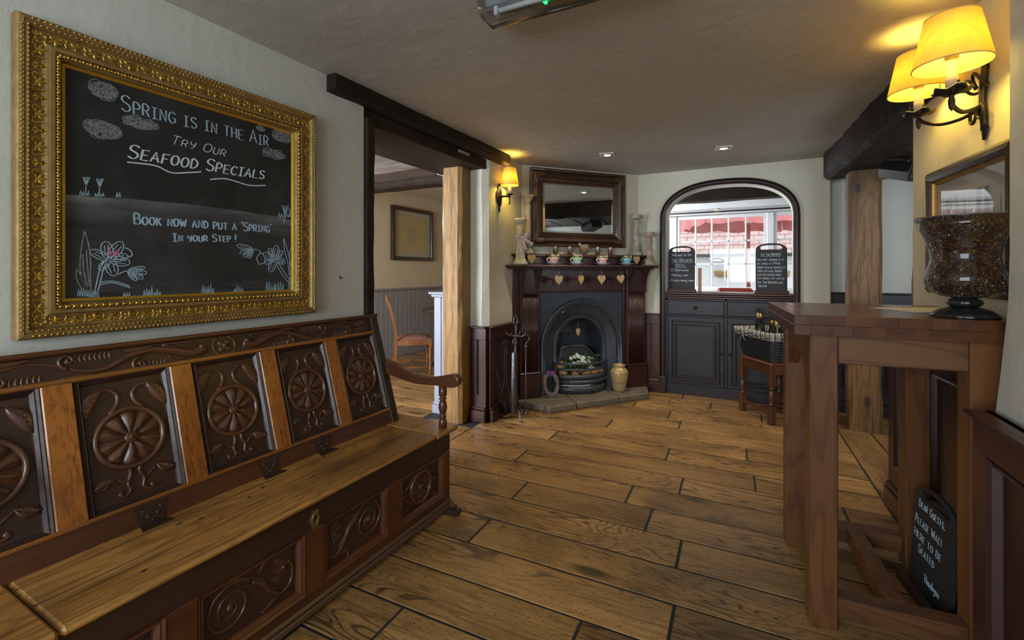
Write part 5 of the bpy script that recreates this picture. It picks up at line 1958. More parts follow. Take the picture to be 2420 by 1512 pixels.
tool('poker', 'wrought iron poker with curled hook handle at right of the stand', .075, .045, 0, 0, poker)
tool('fire_shovel', 'long steel fire shovel with flat blade hanging on the stand', .03, -.075, 0, 0, shovel)
tool('fire_tongs', 'iron fire tongs with loop handle at left of the stand', -.075, -.045, 0, 0, tongs)
tool('hearth_brush', 'black hearth brush leaning out to the left of the stand', -.055, -.035, R(-15), 1, brush)

# ------------------------------------------------------------------ cabinet under the arch
CA = thing('sideboard_cabinet', 'dark stained built-in cabinet with drawers and doors under the arch', 'cabinet', (ACX, AY, 0))
W2 = .562
MB().box(-W2, W2, .006, .34, .03, 1.0).build('carcass', CABWOOD, CA)
m = MB().box(-W2, W2, -.008, .10, .0, .095, .003)
m.build('plinth', CABWOOD, CA)
for z0, z1 in ((.79, .806), (.952, .97)):
    MB().box(-W2, W2, -.004, .02, z0, z1, .003).build('face_rail', CABWOOD, CA)
for x in (-W2 + .012, .0, W2 - .012):
    MB().box(x - .013, x + .013, -.004, .02, .095, .97, .003).build('face_stile', CABWOOD, CA)
ctop = MB().box(-W2 - .0, W2 + .0, -.035, .40, 1.012, 1.034, .007).build('worktop', MAHOGX, CA)
MB().box(-W2, W2, -.024, .01, .992, 1.012, .006).box(-W2, W2, -.012, .01, .970, .992, .006).build('worktop_moulding', MAHOGX, CA)
for s in (-1, 1):
    x0, x1 = (-W2 + .026, -.014) if s < 0 else (.014, W2 - .026)
    d = MB().box(x0, x1, -.016, .01, .810, .948, .005).build('drawer', CABWOOD, CA)
    MB().lathe([(.006, 0), (.006, .012), (.016, .018), (.018, .026), (.012, .033), (0, .035)], 16, RX(PI / 2)).build('knob', IRON, d, ((x0 + x1) / 2, -.016, .885))
    d = MB().box(x0, x1, -.010, .01, .105, .784, .004).build('door', CABWOOD, CA)
    for ins, dd in ((.042, .020), (.075, .016)):
        m = MB(T(0, -.010, 0))
        pp = [(x0 + ins, .105 + ins), (x1 - ins, .105 + ins), (x1 - ins, .784 - ins), (x0 + ins, .784 - ins)]
        m.sweep(pp, [(-.008, 0), (-.006, .007), (0, .010), (.006, .007), (.008, 0)], True)
        m.build('door_moulding', CABWOOD, d)
    MB().box(x0 + .092, x1 - .092, -.015, -.008, .105 + .092, .784 - .092, .004).build('door_panel', CABWOOD, d)
    MB().lathe([(.005, 0), (.005, .010), (.011, .015), (.012, .021), (.008, .026), (0, .027)], 14, RX(PI / 2)).build('knob', IRON, d, (x1 - .022 if s < 0 else x0 + .022, -.010, .44))


def sign_board(label, loc, rz, W, H, lines, tilt=0.0, arch=.05, wd=.0035, base=True, mat=None):
    t = thing('chalkboard_sign', label, 'sign', loc, rz)
    pts = [(-W / 2, 0), (W / 2, 0), (W / 2, H - arch)] + [(W / 2 * math.cos(R(a)) , H - arch + arch * math.sin(R(a)) ** 1.0) for a in range(15, 166, 10)] + [(-W / 2, H - arch)]
    hole = []
    z0 = .018
    m = MB(T(0, 0, z0) @ RX(tilt))
    # board with a handle slot: built from strips around the slot
    sl, sh = W * .36, H * .045
    zc = H - arch * .55 - sh * 1.6
    n = 16

    def top(x):
        k = max(-1, min(1, x / (W / 2)))
        return H - arch + arch * math.sqrt(max(0, 1 - k * k)) ** 1.0

    def slot(x, side):
        if abs(x) >= sl: return None
        e = sh * math.sqrt(max(0, 1 - (abs(x) / sl) ** 6))
        return zc + arch * .45 * math.sqrt(max(0, 1 - (x / (W / 2)) ** 2)) + side * e
    xs = [-W / 2, -W / 2 * .86] + [-sl + 2 * sl * i / n for i in range(n + 1)] + [W / 2 * .86, W / 2]
    th = .012
    for xa, xb in zip(xs, xs[1:]):
        a0, b0 = slot(xa, -1), slot(xb, -1)
        segs = []
        if a0 is None and b0 is None:
            segs = [((0, 0), (top(xa), top(xb)))]
        else:
            mid = lambda x: zc + arch * .45 * math.sqrt(max(0, 1 - (x / (W / 2)) ** 2))
            la, lb = (a0 if a0 is not None else mid(xa)), (b0 if b0 is not None else mid(xb))
            ua, ub = (slot(xa, 1) if a0 is not None else mid(xa)), (slot(xb, 1) if b0 is not None else mid(xb))
            segs = [((0, 0), (la, lb)), ((ua, ub), (top(xa), top(xb)))]
        for (za, zb), (wa, wb) in segs:
            v = [(xa, 0, za), (xb, 0, zb), (xb, 0, wb), (xa, 0, wa), (xa, th, za), (xb, th, zb), (xb, th, wb), (xa, th, wa)]
            m.add(v, [(0, 1, 2, 3), (7, 6, 5, 4), (0, 4, 5, 1), (3, 2, 6, 7)])
    m.add([(-W / 2, 0, 0), (-W / 2, 0, top(-W / 2)), (-W / 2, th, top(-W / 2)), (-W / 2, th, 0)], [(0, 1, 2, 3)])
    m.add([(W / 2, 0, 0), (W / 2, 0, top(W / 2)), (W / 2, th, top(W / 2)), (W / 2, th, 0)], [(3, 2, 1, 0)])
    b = m.build('slate', SLATE2, t)
    for i, (txt, x0, x1, z, cap, mode) in enumerate(lines):
        o = chalk_line(txt, (x0 * W, z * H), (x1 * W, z * H), cap * H, wd, mat or CHALKW, b, mode, .0, -.0004, i + 3, .03)
        o.matrix_local = T(0, 0, z0) @ RX(tilt)
    if base:
        MB().box(-W / 2 - .012, W / 2 + .012, -.040, .050, 0, .020, .004).box(-W / 2 - .012, W / 2 + .012, -.040, -.006, .018, .030, .004).build('wood_base', MAHOGX, t)
    return t


def uline(sign, x0, x1, z, W, H, tilt, wd=.003):
    b = [c for c in sign.children if c.name.startswith('slate')][0]
    o = MB(T(0, 0, .018) @ RX(tilt)).strip([(x0 * W, z * H), (x1 * W, z * H)], wd, .0008, y=-.0004).build('underline', CHALKW, b)


TL = R(-3)
s = sign_board('chalkboard sign listing hotel rooms at the left of the arch counter', (-.668, 5.0, 1.0345), R(-2), .262, .455,
               [('Welcome to the', -.36, .36, .77, .068, 'mc'), ('Two Brewers', -.38, .42, .645, .075, 'sc'), ('Hotel', -.22, .16, .530, .070, 'sc'), ('-20 Bedrooms', -.46, .26, .430, .060, 'mc'), ('- Meeting room', -.46, .24, .315, .060, 'mc'), ('- Private dining room', -.46, .45, .195, .058, 'mc')], TL)
uline(s, -.38, .42, .625, .262, .455, TL)
uline(s, -.24, .2, .512, .262, .455, TL)
s = sign_board('chalkboard sign telling the house history at the right of the counter', (.142, 5.0, 1.0345), R(3), .262, .462,
               [('The Two Brewers', -.34, .30, .745, .055, 'sc'), ('Was first founded as an', -.45, .40, .640, .046, 'sc'), ('Ale house in 1799 by', -.45, .28, .560, .046, 'sc'), ('Robert Waller, originally', -.45, .42, .480, .046, 'sc'), ('Three cottages, Robert', -.45, .34, .405, .046, 'sc'), ('And his mother used', -.45, .30, .330, .046, 'sc'), ('The middle one and so', -.45, .40, .255, .046, 'sc'), ('The Two Brewers was', -.45, .36, .170, .046, 'sc'), ('Created', -.42, -.15, .095, .046, 'sc')], TL, wd=.0028)
uline(s, -.34, .30, .728, .262, .462, TL)
m = MB().box(-.512, -.478, 5.05, 5.062, 1.0345, 1.28, .003)
tag(m.build('menu_card', plain('tan_card', (.45, .25, .14), .6)), 'tan menu card standing behind the left counter sign', 'card')

# ------------------------------------------------------------------ tall table at the right
TA = R(5)
TB = thing('tall_table', 'tall heavy pine poseur table with thick block top by the right wall', 'table', (.122, 1.868, 0), TA)
TZ = 1.098
rb = random.Random(2)
ENDG = wood('end_grain_pine', (.130, .048, .018), (.082, .028, .011), (.034, .012, .006), 1, .5, .28, .1, .9, 9, .3, .22, .22, spec=.4)
for lay, (z0, z1) in enumerate(((TZ - .034, TZ), (TZ - .069, TZ - .0345))):
    x = 0.0
    first = True
    while x < .625:
        wd = rb.uniform(.06, .15) if not (first and lay) else .05
        x1 = min(.63, x + wd)
        if .63 - x1 < .03: x1 = .63
        MB().box(-(x1 - x) / 2 + .0002, (x1 - x) / 2 - .0002, -.357, .357, -(z1 - z0) / 2, (z1 - z0) / 2, .0006).build('top_block', ENDG, TB, ((x + x1) / 2, .357, (z0 + z1) / 2))
        x = x1
        first = False
        if x >= .63: break
# end grain strip pieces on the front and the left side board
for x0, x1 in ((.055, .141), (.490, .572)):
    for y0, y1 in ((.055, .141), (.565, .651)):
        MB().box(x0, x1, y0, y1, 0, TZ - .069, .004).build('leg', PINE, TB)
for y0, y1 in ((.062, .100), (.606, .644)):
    MB().box(.141, .490, y0, y1, TZ - .171, TZ - .069, .003).build('apron', PINEX, TB)
    MB().box(.141, .490, y0 - .005, y1 + .025, .045, .112, .003).build('foot_rail', PINEX, TB)
MB().box(.060, .098, .141, .565, TZ - .171, TZ - .069, .003).build('side_apron', PINE, TB)
MB().box(.292, .352, .125, .606, .046, .114, .003).build('stretcher', PINE, TB)
for y0, s in ((.141, 1), (.565, -1)):
    MB().prism([(0, 0), (s * .10, 0), (s * .02, -.09), (0, -.09)] if s > 0 else [(0, 0), (0, -.09), (-.02, -.09), (-.10, 0)], .062, .096, T(0, y0, TZ - .171) @ Matrix(((0, 0, 1, 0), (1, 0, 0, 0), (0, 1, 0, 0), (0, 0, 0, 1)))).build('corner_bracket', PINE, TB)
TM = T(.122, 1.868, 0) @ RZ(TA)
# paper sheets on the table
PAPER = plain('white_paper', (.66, .70, .76), .6)
tag(MB().box(-.105, .105, -.148, .148, 0, .0016).build('paper_sheet', PAPER, None, (.60, 2.33, TZ + .0005), (0, 0, R(-62))), 'white paper sheets lying on the tall table behind the vase', 'paper')

# mosaic vase
VS = thing('mosaic_vase', 'large flared mosaic glass vase on a dark ribbed foot on the table', 'vase', (.612, 2.035, TZ))
VS.scale = (.82, .82, .95)
vp = [(.0, .066), (.040, .066), (.075, .072), (.105, .088), (.121, .112), (.124, .130), (.119, .155), (.108, .185), (.104, .205), (.108, .235), (.120, .270), (.138, .308), (.152, .340), (.1525, .346), (.148, .346), (.133, .310), (.112, .262), (.100, .22), (.098, .20), (.112, .14), (.10, .095), (0, .08)]
mm, t_, b_ = nt('mosaic_glass')
co, tc = coords(t_, (1, 1, 1), False)
vo = nd(t_, 'ShaderNodeTexVoronoi')
vo.inputs['Scale'].default_value = 150
t_.links.new(co, vo.inputs['Vector'])
sep = nd(t_, 'ShaderNodeSeparateColor')
t_.links.new(vo.outputs['Color'], sep.inputs[0])
big = noise(t_, co, 14, 4, .7)
f = math_(t_, 'ADD', math_(t_, 'MULTIPLY', sep.outputs[0], .42), math_(t_, 'MULTIPLY', big, .70))
cc = ramp(t_, f, [(.22, (.010, .008, .012)), (.36, (.040, .024, .034)), (.44, (.13, .022, .012)), (.50, (.040, .036, .046)), (.56, (.20, .07, .012)), (.62, (.06, .05, .055)), (.68, (.26, .18, .015)), (.74, (.10, .09, .12)), (.86, (.42, .40, .44))])
vd = nd(t_, 'ShaderNodeTexVoronoi', feature='DISTANCE_TO_EDGE')
vd.inputs['Scale'].default_value = 150
t_.links.new(co, vd.inputs['Vector'])
cc = mix(t_, ramp(t_, vd.outputs['Distance'], [(.02, 1), (.10, 0)]), cc, (.015, .012, .012))
t_.links.new(cc, b_.inputs['Base Color'])
b_.inputs['Roughness'].default_value = .12
b_.inputs['Coat Weight'].default_value = .6
b_.inputs['Coat Roughness'].default_value = .05
hh = math_(t_, 'ADD', math_(t_, 'MULTIPLY', sep.outputs[1], 1.0), math_(t_, 'MULTIPLY', vd.outputs['Distance'], 3.0))
bump(t_, b_, hh, 1.0, .005)
m = MB()
m.lathe(vp[:13], 48)
m.lathe(vp[12:], 48)
m.build('bowl', mm, VS)
MB().tube([(.1505 * math.cos(2 * PI * i / 40), .1505 * math.sin(2 * PI * i / 40), .346) for i in range(40)], .003, 6, closed=True).build('rim', plain('grey_rim', (.10, .10, .12), .4), VS)
DKM = plain('dark_metal_foot', (.016, .016, .018), .3, .3, (.03, .03, .033), 20, coat=.3)
MB().lathe([(.104, 0), (.107, .004), (.100, .012), (.080, .024), (.052, .033), (.040, .036)], 56, flute=14, fd=.05).build('foot', DKM, VS)
MB().lathe([(.040, .036), (.050, .040), (.057, .050), (.050, .060), (.038, .064), (.036, .068)], 56, flute=14, fd=.05).build('ribbed_collar', DKM, VS)

# framed print on the right wall
PR = thing('framed_print', 'framed tree print in dark wood and gold frame behind the mosaic vase', 'picture', tuple(RM @ Vector((.60, -.012, 1.42))), RA)
PWD, PHT = .66, .535
DKW = wood('ebonised_frame', (.035, .018, .010), (.020, .010, .006), (.006, .004, .003), 0, 1, .25, .1, .2, 10, .2, .5, .1)
frame_rails(PR, PWD, PHT, [(0, 0), (0, .018), (.006, .026), (.018, .036), (.034, .038), (.048, .030), (.052, .024), (.052, 0)], DKW)
frame_rails(PR, PWD - .100, PHT - .100, [(0, 0), (0, .022), (.004, .024), (.008, .016), (.016, .010), (.016, 0)], plain('muted_gilt', (.42, .25, .07), .4, .5, (.28, .16, .05), 20), 'gilt_slip')
MB().box(-PWD / 2 + .06, PWD / 2 - .06, -.008, -.004, -PHT / 2 + .06, PHT / 2 - .06).build('mount', plain('ivory_mount', (.52, .50, .46), .7), PR)
mm, t_, b_ = nt('tree_print')
co, tc = coords(t_, (26, 1, 2.2), False)
n1 = noise(t_, co, 1.0, 4, .7, .6)
co2, _ = coords(t_, (60, 1, 22), False)
n2 = noise(t_, co2, 1, 4, .7)
cc = mix(t_, ramp(t_, n1, [(.50, 0), (.60, 1)]), (.34, .36, .40), (.035, .04, .05))
cc = mix(t_, ramp(t_, n2, [(.5, 0), (.75, .55)]), cc, (.10, .11, .14))
t_.links.new(cc, b_.inputs['Base Color'])
MB().box(-PWD / 2 + .12, PWD / 2 - .12, -.0095, -.0075, -PHT / 2 + .11, PHT / 2 - .13).build('print', mm, PR)
MB().box(-PWD / 2 + .058, PWD / 2 - .058, -.0125, -.0115, -PHT / 2 + .058, PHT / 2 - .058).build('glass', glass_thin('picture_glass', (1, 1, 1), .025, .02, .22), PR)

# floor sign under the table
s = sign_board('chalkboard sign asking guests to wait, standing on the floor under the table', (.572, 2.245, 0), math.atan2(-.288, .042), .285, .40,
               [('Dear Guests,', -.40, .24, .760, .070, 'sc'), ('Please Wait', -.46, .22, .590, .078, 'sc'), ('Here to be', -.46, .22, .455, .078, 'sc'), ('Seated', -.32, .08, .335, .076, 'sc'), ('Thankyou', -.12, .24, .13, .070, 'mc')], R(-4), .055, .0042, True, CHALKB)

# ------------------------------------------------------------------ wall lamps
SHADE = bpy.data.materials.new('parchment_shade')
SHADE.use_nodes = True
t_ = SHADE.node_tree
t_.nodes.clear()
out = nd(t_, 'ShaderNodeOutputMaterial')
df = nd(t_, 'ShaderNodeBsdfDiffuse')
tl = nd(t_, 'ShaderNodeBsdfTranslucent')
co, tc = coords(t_, (1, 1, 1), False)
cc = mix(t_, ramp(t_, noise(t_, co, 45, 5, .7), [(.3, 0), (.7, 1)]), (.95, .82, .32), (.85, .68, .22))
t_.links.new(cc, df.inputs[0])
t_.links.new(cc, tl.inputs[0])
mx = nd(t_, 'ShaderNodeMixShader')
mx.inputs[0].default_value = .62
t_.links.new(df.outputs[0], mx.inputs[1])
t_.links.new(tl.outputs[0], mx.inputs[2])
t_.links.new(mx.outputs[0], out.inputs[0])
WAX = plain('ivory_wax_sleeve', (.62, .52, .34), .5)
BULB = plain('warm_bulb', (.9, .8, .6), .4, emit=(1, .62, .14), es=18)
WARM = (1.0, .67, .105)


def lamp_head(t, p, rb_, rt_, h, energy, light=True):
    """shade, candle sleeve, bulb, drip pan at p = base of the sleeve"""
    x, y, z = p
    MB().lathe([(rb_, 0), (rb_ + .0012, .002), (rt_ + .0012, h - .002), (rt_, h), (rt_ - .002, h - .001), (rb_ - .002, .001), (rb_, 0)], 40, cap=False).build('lamp_shade', SHADE, t, (x, y, z + .075))
    m = MB()
    m.tube([(rb_ * math.cos(2 * PI * i / 40), rb_ * math.sin(2 * PI * i / 40), .001) for i in range(40)], .0022, 5, closed=True)
    m.build('shade_trim', plain('shade_trim', (.62, .48, .20), .6), t, (x, y, z + .075))
    m = MB()
    m.tube([(rt_ * math.cos(2 * PI * i / 40), rt_ * math.sin(2 * PI * i / 40), h) for i in range(40)], .0022, 5, closed=True)
    m.build('shade_trim', plain('shade_trim', (.62, .48, .20), .6), t, (x, y, z + .075))
    MB().lathe([(.016, 0), (.017, .03), (.0155, .06), (.017, .085), (.015, .098), (.019, .100), (.019, .122), (.012, .126)], 20).build('candle_sleeve', WAX, t, (x, y, z))
    MB().ball((0, 0, .150), .017, .017, .026, 12, 8).build('bulb', BULB, t, (x, y, z))
    if light:
        l = bpy.data.lights.new('lamp_light', 'POINT')
        l.energy = energy
        l.color = WARM
        l.shadow_soft_size = .05
        o = bpy.data.objects.new('lamp_light', l)
        COL.objects.link(o)
        o.parent = t
        o.location = (x, y, z + .130)


SL = thing('wall_lamp', 'single iron wall lamp with glowing yellow shade left of the mirror', 'lamp', (-1.962, 3.475, 1.90), R(90), 'wall lamps')
m = MB(T(0, 0, -.01))
m.leaf((0, -.080), (0, .090), .10, 0, .022, 10)
m.leaf((0, .06), (.012, .125), .022, .004, .006, 6)
m.leaf((0, .06), (-.010, .118), .018, .004, .006, 6)
m.leaf((0, -.06), (.004, -.135), .026, .004, .006, 6)
o = m.build('leaf_plate', IRON, SL)
MB().lathe([(.014, 0), (.014, .006), (0, .010)], 14, RX(PI / 2)).build('boss', IRON, SL, (0, -.012, -.005))
MB().box(-.008, .045, -.085, -.075, -.015, .002, .003).box(-.008, .008, -.085, 0, -.015, .002, .003).build('arm', IRON, SL)
MB().lathe([(.0, -.055), (.006, -.05), (.006, -.045), (.004, -.04), (.005, .02), (.012, .028), (.030, .034), (.032, .038), (.010, .040)], 20).build('drip_pan', IRON, SL, (.045, -.080, -.02))
lamp_head(SL, (.045, -.080, .018), .079, .053, .150, 9.0)

SR = thing('wall_lamp', 'double arm wrought iron wall lamp with two parchment shades at upper right', 'lamp', tuple(RM @ Vector((.678, 0, 1.88))), RA - R(7.6), 'wall lamps')
m = MB()
for sx in (-.010, .010):
    m.tube(smoothpath([(sx * .6, -.006, .13), (sx, -.012, .06), (sx * .7, -.014, 0), (sx, -.012, -.05), (sx * .5, -.008, -.11)], 5), .009, 7)
m.leaf((0, .09), (-.02, .16), .03, .004, .008, 6)
m.leaf((0, .09), (.016, .15), .026, .004, .008, 6)
m.leaf((0, -.07), (.004, -.15), .034, .004, .012, 7, T(0, -.006, 0))
m.leaf((-.01, -.05), (-.022, -.11), .02, .004, .010, 6, T(0, -.006, 0))
m.build('back_plate', IRON, SR)
for s in (-1, 1):
    m = MB()
    m.tube([(s * p[0], -.03 - .02 * math.sin(i * .25), p[1]) for i, p in enumerate(spiral(.045, .055, .042, .010, 200, -160, 20))], .0055, 6)
    m.build('scroll', IRON, SR)
    m = MB()
    m.tube([(s * p[0], -.03, p[1]) for p in spiral(.045, -.045, .040, .010, 160, 520, 20)], .0055, 6)
    m.build('scroll', IRON, SR)
    dz = -.028 * s
    m = MB()
    m.tube(smoothpath([(0, -.015, -.02), (s * .05, -.05, -.045), (s * .13, -.10, -.055 + dz * .5), (s * .20, -.14, -.035 + dz), (s * .225, -.15, -.012 + dz)], 6), .0075, 7)
    m.build('arm', IRON, SR)
    m = MB()
    n = 28
    rows = []
    for j, rr in enumerate((.004, .026, .046, .052)):
        rows.append([(rr * math.cos(2 * PI * i / n) * (1 + .10 * math.sin(5 * 2 * PI * i / n) * (j > 1)), rr * math.sin(2 * PI * i / n) * (1 + .10 * math.sin(5 * 2 * PI * i / n) * (j > 1)), .006 * j + .006 * math.sin(5 * 2 * PI * i / n + 1) * (j > 1)) for i in range(n + 1)])
    m.sheet(rows, None, True)
    dp = m.build('leaf_drip_pan', IRON, SR, (s * .225, -.15, -.004 + dz))
    dp.modifiers.new('thickness', 'SOLIDIFY').thickness = .003
    MB().lathe([(0, -.055), (.008, -.042), (.010, -.02), (.007, -.004), (.012, .002)], 12).build('finial', IRON, SR, (s * .225, -.15, -.004 + dz))
    for q in range(3):
        a = q * 2.1 + .4
        MB().tube(smoothpath([(.018 * math.cos(a), .018 * math.sin(a), .004), (.030 * math.cos(a), .030 * math.sin(a), .016), (.028 * math.cos(a), .028 * math.sin(a), .042)], 3), .005, 5, sq=((math.cos(a), math.sin(a), 0), .3)).build('leaf_tongue', IRON, SR, (s * .225, -.15, dz))
    lamp_head(SR, (s * .225, -.15, .022 + dz), .104, .072, .165, 11.0 if s > 0 else 8.5)

# ------------------------------------------------------------------ ceiling fittings
CHROME = plain('satin_steel', (.50, .48, .46), .3, .8)
LED = plain('downlight_lamp', (1, .9, .7), .3, emit=(1, .72, .34), es=22)
for p, lb in (((-1.136, 3.93), 'square recessed downlight in the ceiling before the mirror'), ((-.225, 4.16), 'square recessed downlight in the ceiling before the arch')):
    t = thing('downlight', lb, 'downlight', (p[0], p[1], CEILZ), R(10), 'ceiling downlights')
    m = MB()
    m.sweep([(-.062, -.062), (.062, -.062), (.062, .062), (-.062, .062)], [(0, 0), (0, .005), (.016, .007), (.016, 0)], True, RX(PI / 2) @ T(0, 0, 0))
    m.build('trim_plate', WPAINT, t, (0, 0, -.0005))
    MB().box(-.048, .048, -.048, .048, -.004, -.0005).build('plate', CHROME, t)
    MB().lathe([(.046, -.004), (.046, -.010), (.036, -.012), (.030, -.006), (.030, -.004)], 28).build('lamp_ring', CHROME, t)
    MB().lathe([(0, -.0100), (.022, -.0095), (.030, -.0055)], 24).build('lamp_face', LED, t)
    l = bpy.data.lights.new('downlight_beam', 'SPOT')
    l.energy = 30
    l.color = (1, .86, .64)
    l.spot_size = R(95)
    l.spot_blend = .8
    l.shadow_soft_size = .03
    o = bpy.data.objects.new('downlight_beam', l)
    COL.objects.link(o)
    o.parent = t
    o.location = (0, 0, -.03)
t = thing('downlight', 'small round downlight in the pelmet beyond the arch', 'downlight', (-.50, 7.36, 2.158), 0, 'ceiling downlights')
MB().lathe([(.05, 0), (.05, -.006), (.036, -.008), (.036, -.002)], 24).build('lamp_ring', CHROME, t)
MB().lathe([(0, -.006), (.036, -.004)], 20).build('lamp_face', LED, t)

EM = thing('emergency_light', 'clear plastic emergency batten light on the ceiling with green indicator', 'light', (-.58, 1.515, CEILZ), R(1))
HOUS = plain('grey_housing', (.33, .36, .39), .4, 0, (.28, .31, .34), 5)
MB().box(-.31, .31, -.045, .045, -.030, 0, .006).build('housing', HOUS, EM)
MB().tube([(-.26, -.018, -.045), (.26, -.018, -.045)], .010, 10).build('fluorescent_tube', plain('white_tube', (.75, .76, .74), .3), EM)
for x in (-.272, .272):
    MB().box(x - .008, x + .008, -.032, -.004, -.062, -.028, .004).build('tube_holder', WPAINT, EM)
MB().box(-.098, -.088, -.046, .03, -.040, -.029).build('indicator_strip', plain('green_led', (.0, .5, .1), .4, emit=(.02, 1, .15), es=3.0), EM)
m = MB()
sec = [(-.055, 0), (-.056, -.03), (-.050, -.062), (-.034, -.078), (.034, -.078), (.050, -.062), (.056, -.03), (.055, 0)]
v, f = [], []
for k, (x, sc_) in enumerate(((-.338, .55), (-.330, .85), (-.318, 1), (.318, 1), (.330, .85), (.338, .55))):
    v += [(x, a * (.7 + .3 * sc_), b * sc_) for a, b in sec]
for k in range(5):
    for j in range(7):
        f.append((8 * k + j, 8 * k + j + 1, 8 * k + 9 + j, 8 * k + 8 + j))
f += [tuple(range(8)), tuple(range(40, 48))[::-1]]
m.add(v, f, None, True)
m.build('clear_cover', glass_thin('clear_plastic', (.80, .82, .83), .08, .08), EM)

# black speaker hanging in the passage
t = thing('ceiling_speaker', 'black speaker hanging under the dark passage soffit', 'speaker', (.93, 4.05, 1.935), R(35))
BLK = plain('black_plastic', (.010, .010, .011), .4)
m = MB(RX(R(18)))
m.prism([(-.10, -.06), (.10, -.06), (.12, .0), (.10, .06), (-.10, .06), (-.12, 0)], -.11, .11, RY(0) @ RX(PI / 2) @ T(0, 0, 0))
m.build('cabinet', BLK, t)
MB(RX(R(18))).box(-.095, .095, -.122, -.108, -.05, .05, .008).build('grille', IRON, t)
MB().tube([(0, 0, .04), (0, 0, .105)], .012, 8).build('bracket', BLK, t)
MB(RX(R(18))).box(.03, .055, -.125, -.121, -.045, -.038).build('badge', plain('red_badge', (.35, .10, .05), .5), t)

# ------------------------------------------------------------------ stool, basket and bottles
SA = R(-56.3)
SX, SY = .160, 4.540
STO = thing('oak_stool', 'square oak stool with turned legs carrying the wicker basket', 'stool', (SX, SY, 0), SA)
BRO = wood('brown_oak', (.120, .046, .015), (.070, .026, .009), (.020, .010, .006), 2, 1, .38, .2, .3, 12, .5, .2, .15)
lp = [(.024, 0)]
hx, hy = .195, .175
turn = [(.016, .150), (.021, .160), (.016, .172), (.014, .182), (.022, .205), (.024, .235), (.018, .268), (.014, .285), (.021, .293), (.021, .301), (.015, .312)]
for sx in (-1, 1):
    for sy in (-1, 1):
        m = MB().box(-.024, .024, -.024, .024, 0, .150, .004).box(-.024, .024, -.024, .024, .312, .478, .004).lathe(turn, 16)
        m.build('leg', BRO, STO, (sx * hx, sy * hy, 0))
for sy in (-1, 1):
    MB().box(-hx + .024, hx - .024, sy * hy - .012, sy * hy + .012, .405, .472, .003).build('seat_rail', BRO, STO)
    MB().box(-hx + .024, hx - .024, sy * hy - .012, sy * hy + .012, .075, .105, .003).build('stretcher', BRO, STO)
for sx in (-1, 1):
    MB().box(sx * hx - .012, sx * hx + .012, -hy + .024, hy - .024, .405, .472, .003).build('seat_rail', BRO, STO)
MB().box(-.008, .008, -hy + .012, hy - .012, .078, .10, .003).build('cross_stretcher', BRO, STO)
MB().box(-hx - .018, hx + .018, -hy - .018, hy + .018, .474, .500, .010).build('seat_pad', plain('rust_leather', (.17, .06, .04), .5, 0, (.12, .04, .03), 10), STO)
BK = thing('wicker_basket', 'black wicker basket with striped cloth liner standing on the stool', 'basket', (SX, SY, .501), SA)
BLW = plain('black_willow', (.014, .015, .018), .28, 0, (.030, .032, .040), 60, .3, 150, .3)


def rect_loop(ax, ay, n=44, rr=.04):
    out = []
    per = [(-ax, -ay), (ax, -ay), (ax, ay), (-ax, ay)]
    for k in range(4):
        x0, y0 = per[k]
        x1, y1 = per[(k + 1) % 4]
        for i in range(n // 4):
            t = i / (n // 4)
            out.append((x0 + (x1 - x0) * t, y0 + (y1 - y0) * t))
    # soften corners
    return [((out[i - 1][0] + 2 * out[i][0] + out[(i + 1) % len(out)][0]) / 4, (out[i - 1][1] + 2 * out[i][1] + out[(i + 1) % len(out)][1]) / 4) for i in range(len(out))]


bh = .235
for j in range(19):
    z = .008 + j * .0115
    k = z / bh
    ax, ay = .200 + .060 * k, .165 + .05 * k
    lp_ = rect_loop(ax, ay, 56)
    m = MB()
    pts = []
    for i, (x, y) in enumerate(lp_):
        q = 1 + (.022 if (i // 2 + j) % 2 else -.010)
        pts.append((x * q, y * q, z))
    m.tube(pts, .0066, 5, closed=True)
    m.build('woven_rod', BLW, BK)
for i, (x, y) in enumerate(rect_loop(.20, .165, 28)):
    k = (.20 + .060) / .20
    MB().tube([(x, y, 0), (x * k, y * k, bh)], .0055, 5).build('stake', BLW, BK)
MB().box(-.195, .195, -.16, .16, 0, .008).build('basket_floor', BLW, BK)
mm, t_, b_ = nt('striped_ticking')
co, tc = coords(t_, (1, 1, 1), False)
sx_ = nd(t_, 'ShaderNodeSeparateXYZ')
t_.links.new(tc.outputs['Object'], sx_.inputs[0])
sv = math_(t_, 'ADD', math_(t_, 'MULTIPLY', sx_.outputs[0], 1.0), math_(t_, 'MULTIPLY', sx_.outputs[1], 1.0))
w1 = ramp(t_, math_(t_, 'SINE', math_(t_, 'MULTIPLY', sv, 112.0)), [(.48, 0), (.52, 1)])
w2 = ramp(t_, math_(t_, 'SINE', math_(t_, 'ADD', math_(t_, 'MULTIPLY', sv, 112.0), 3.6)), [(.93, 0), (.96, 1)])
cc = mix(t_, w1, (.52, .47, .36), (.10, .13, .17))
cc = mix(t_, w2, cc, (.12, .14, .17))
t_.links.new(cc, b_.inputs['Base Color'])
b_.inputs['Roughness'].default_value = .85
m = MB()
rows = []
rl_ = random.Random(6)
for z, k in ((.180, 1.02), (.186, 1.035), (.225, 1.035), (.242, 1.03), (.250, 1.0), (.244, .95), (.20, .93)):
    lp_ = rect_loop(.200 + .060 * z / bh, .165 + .05 * z / bh, 64)
    rows.append([(x * k * (1 + rl_.uniform(-.006, .006)), y * k * (1 + rl_.uniform(-.006, .006)), z + (.004 * math.sin(i * .7) if z < .17 else 0)) for i, (x, y) in enumerate(lp_ + lp_[:1])])
m.sheet(rows, None, True)
m.build('cloth_liner', mm, BK)
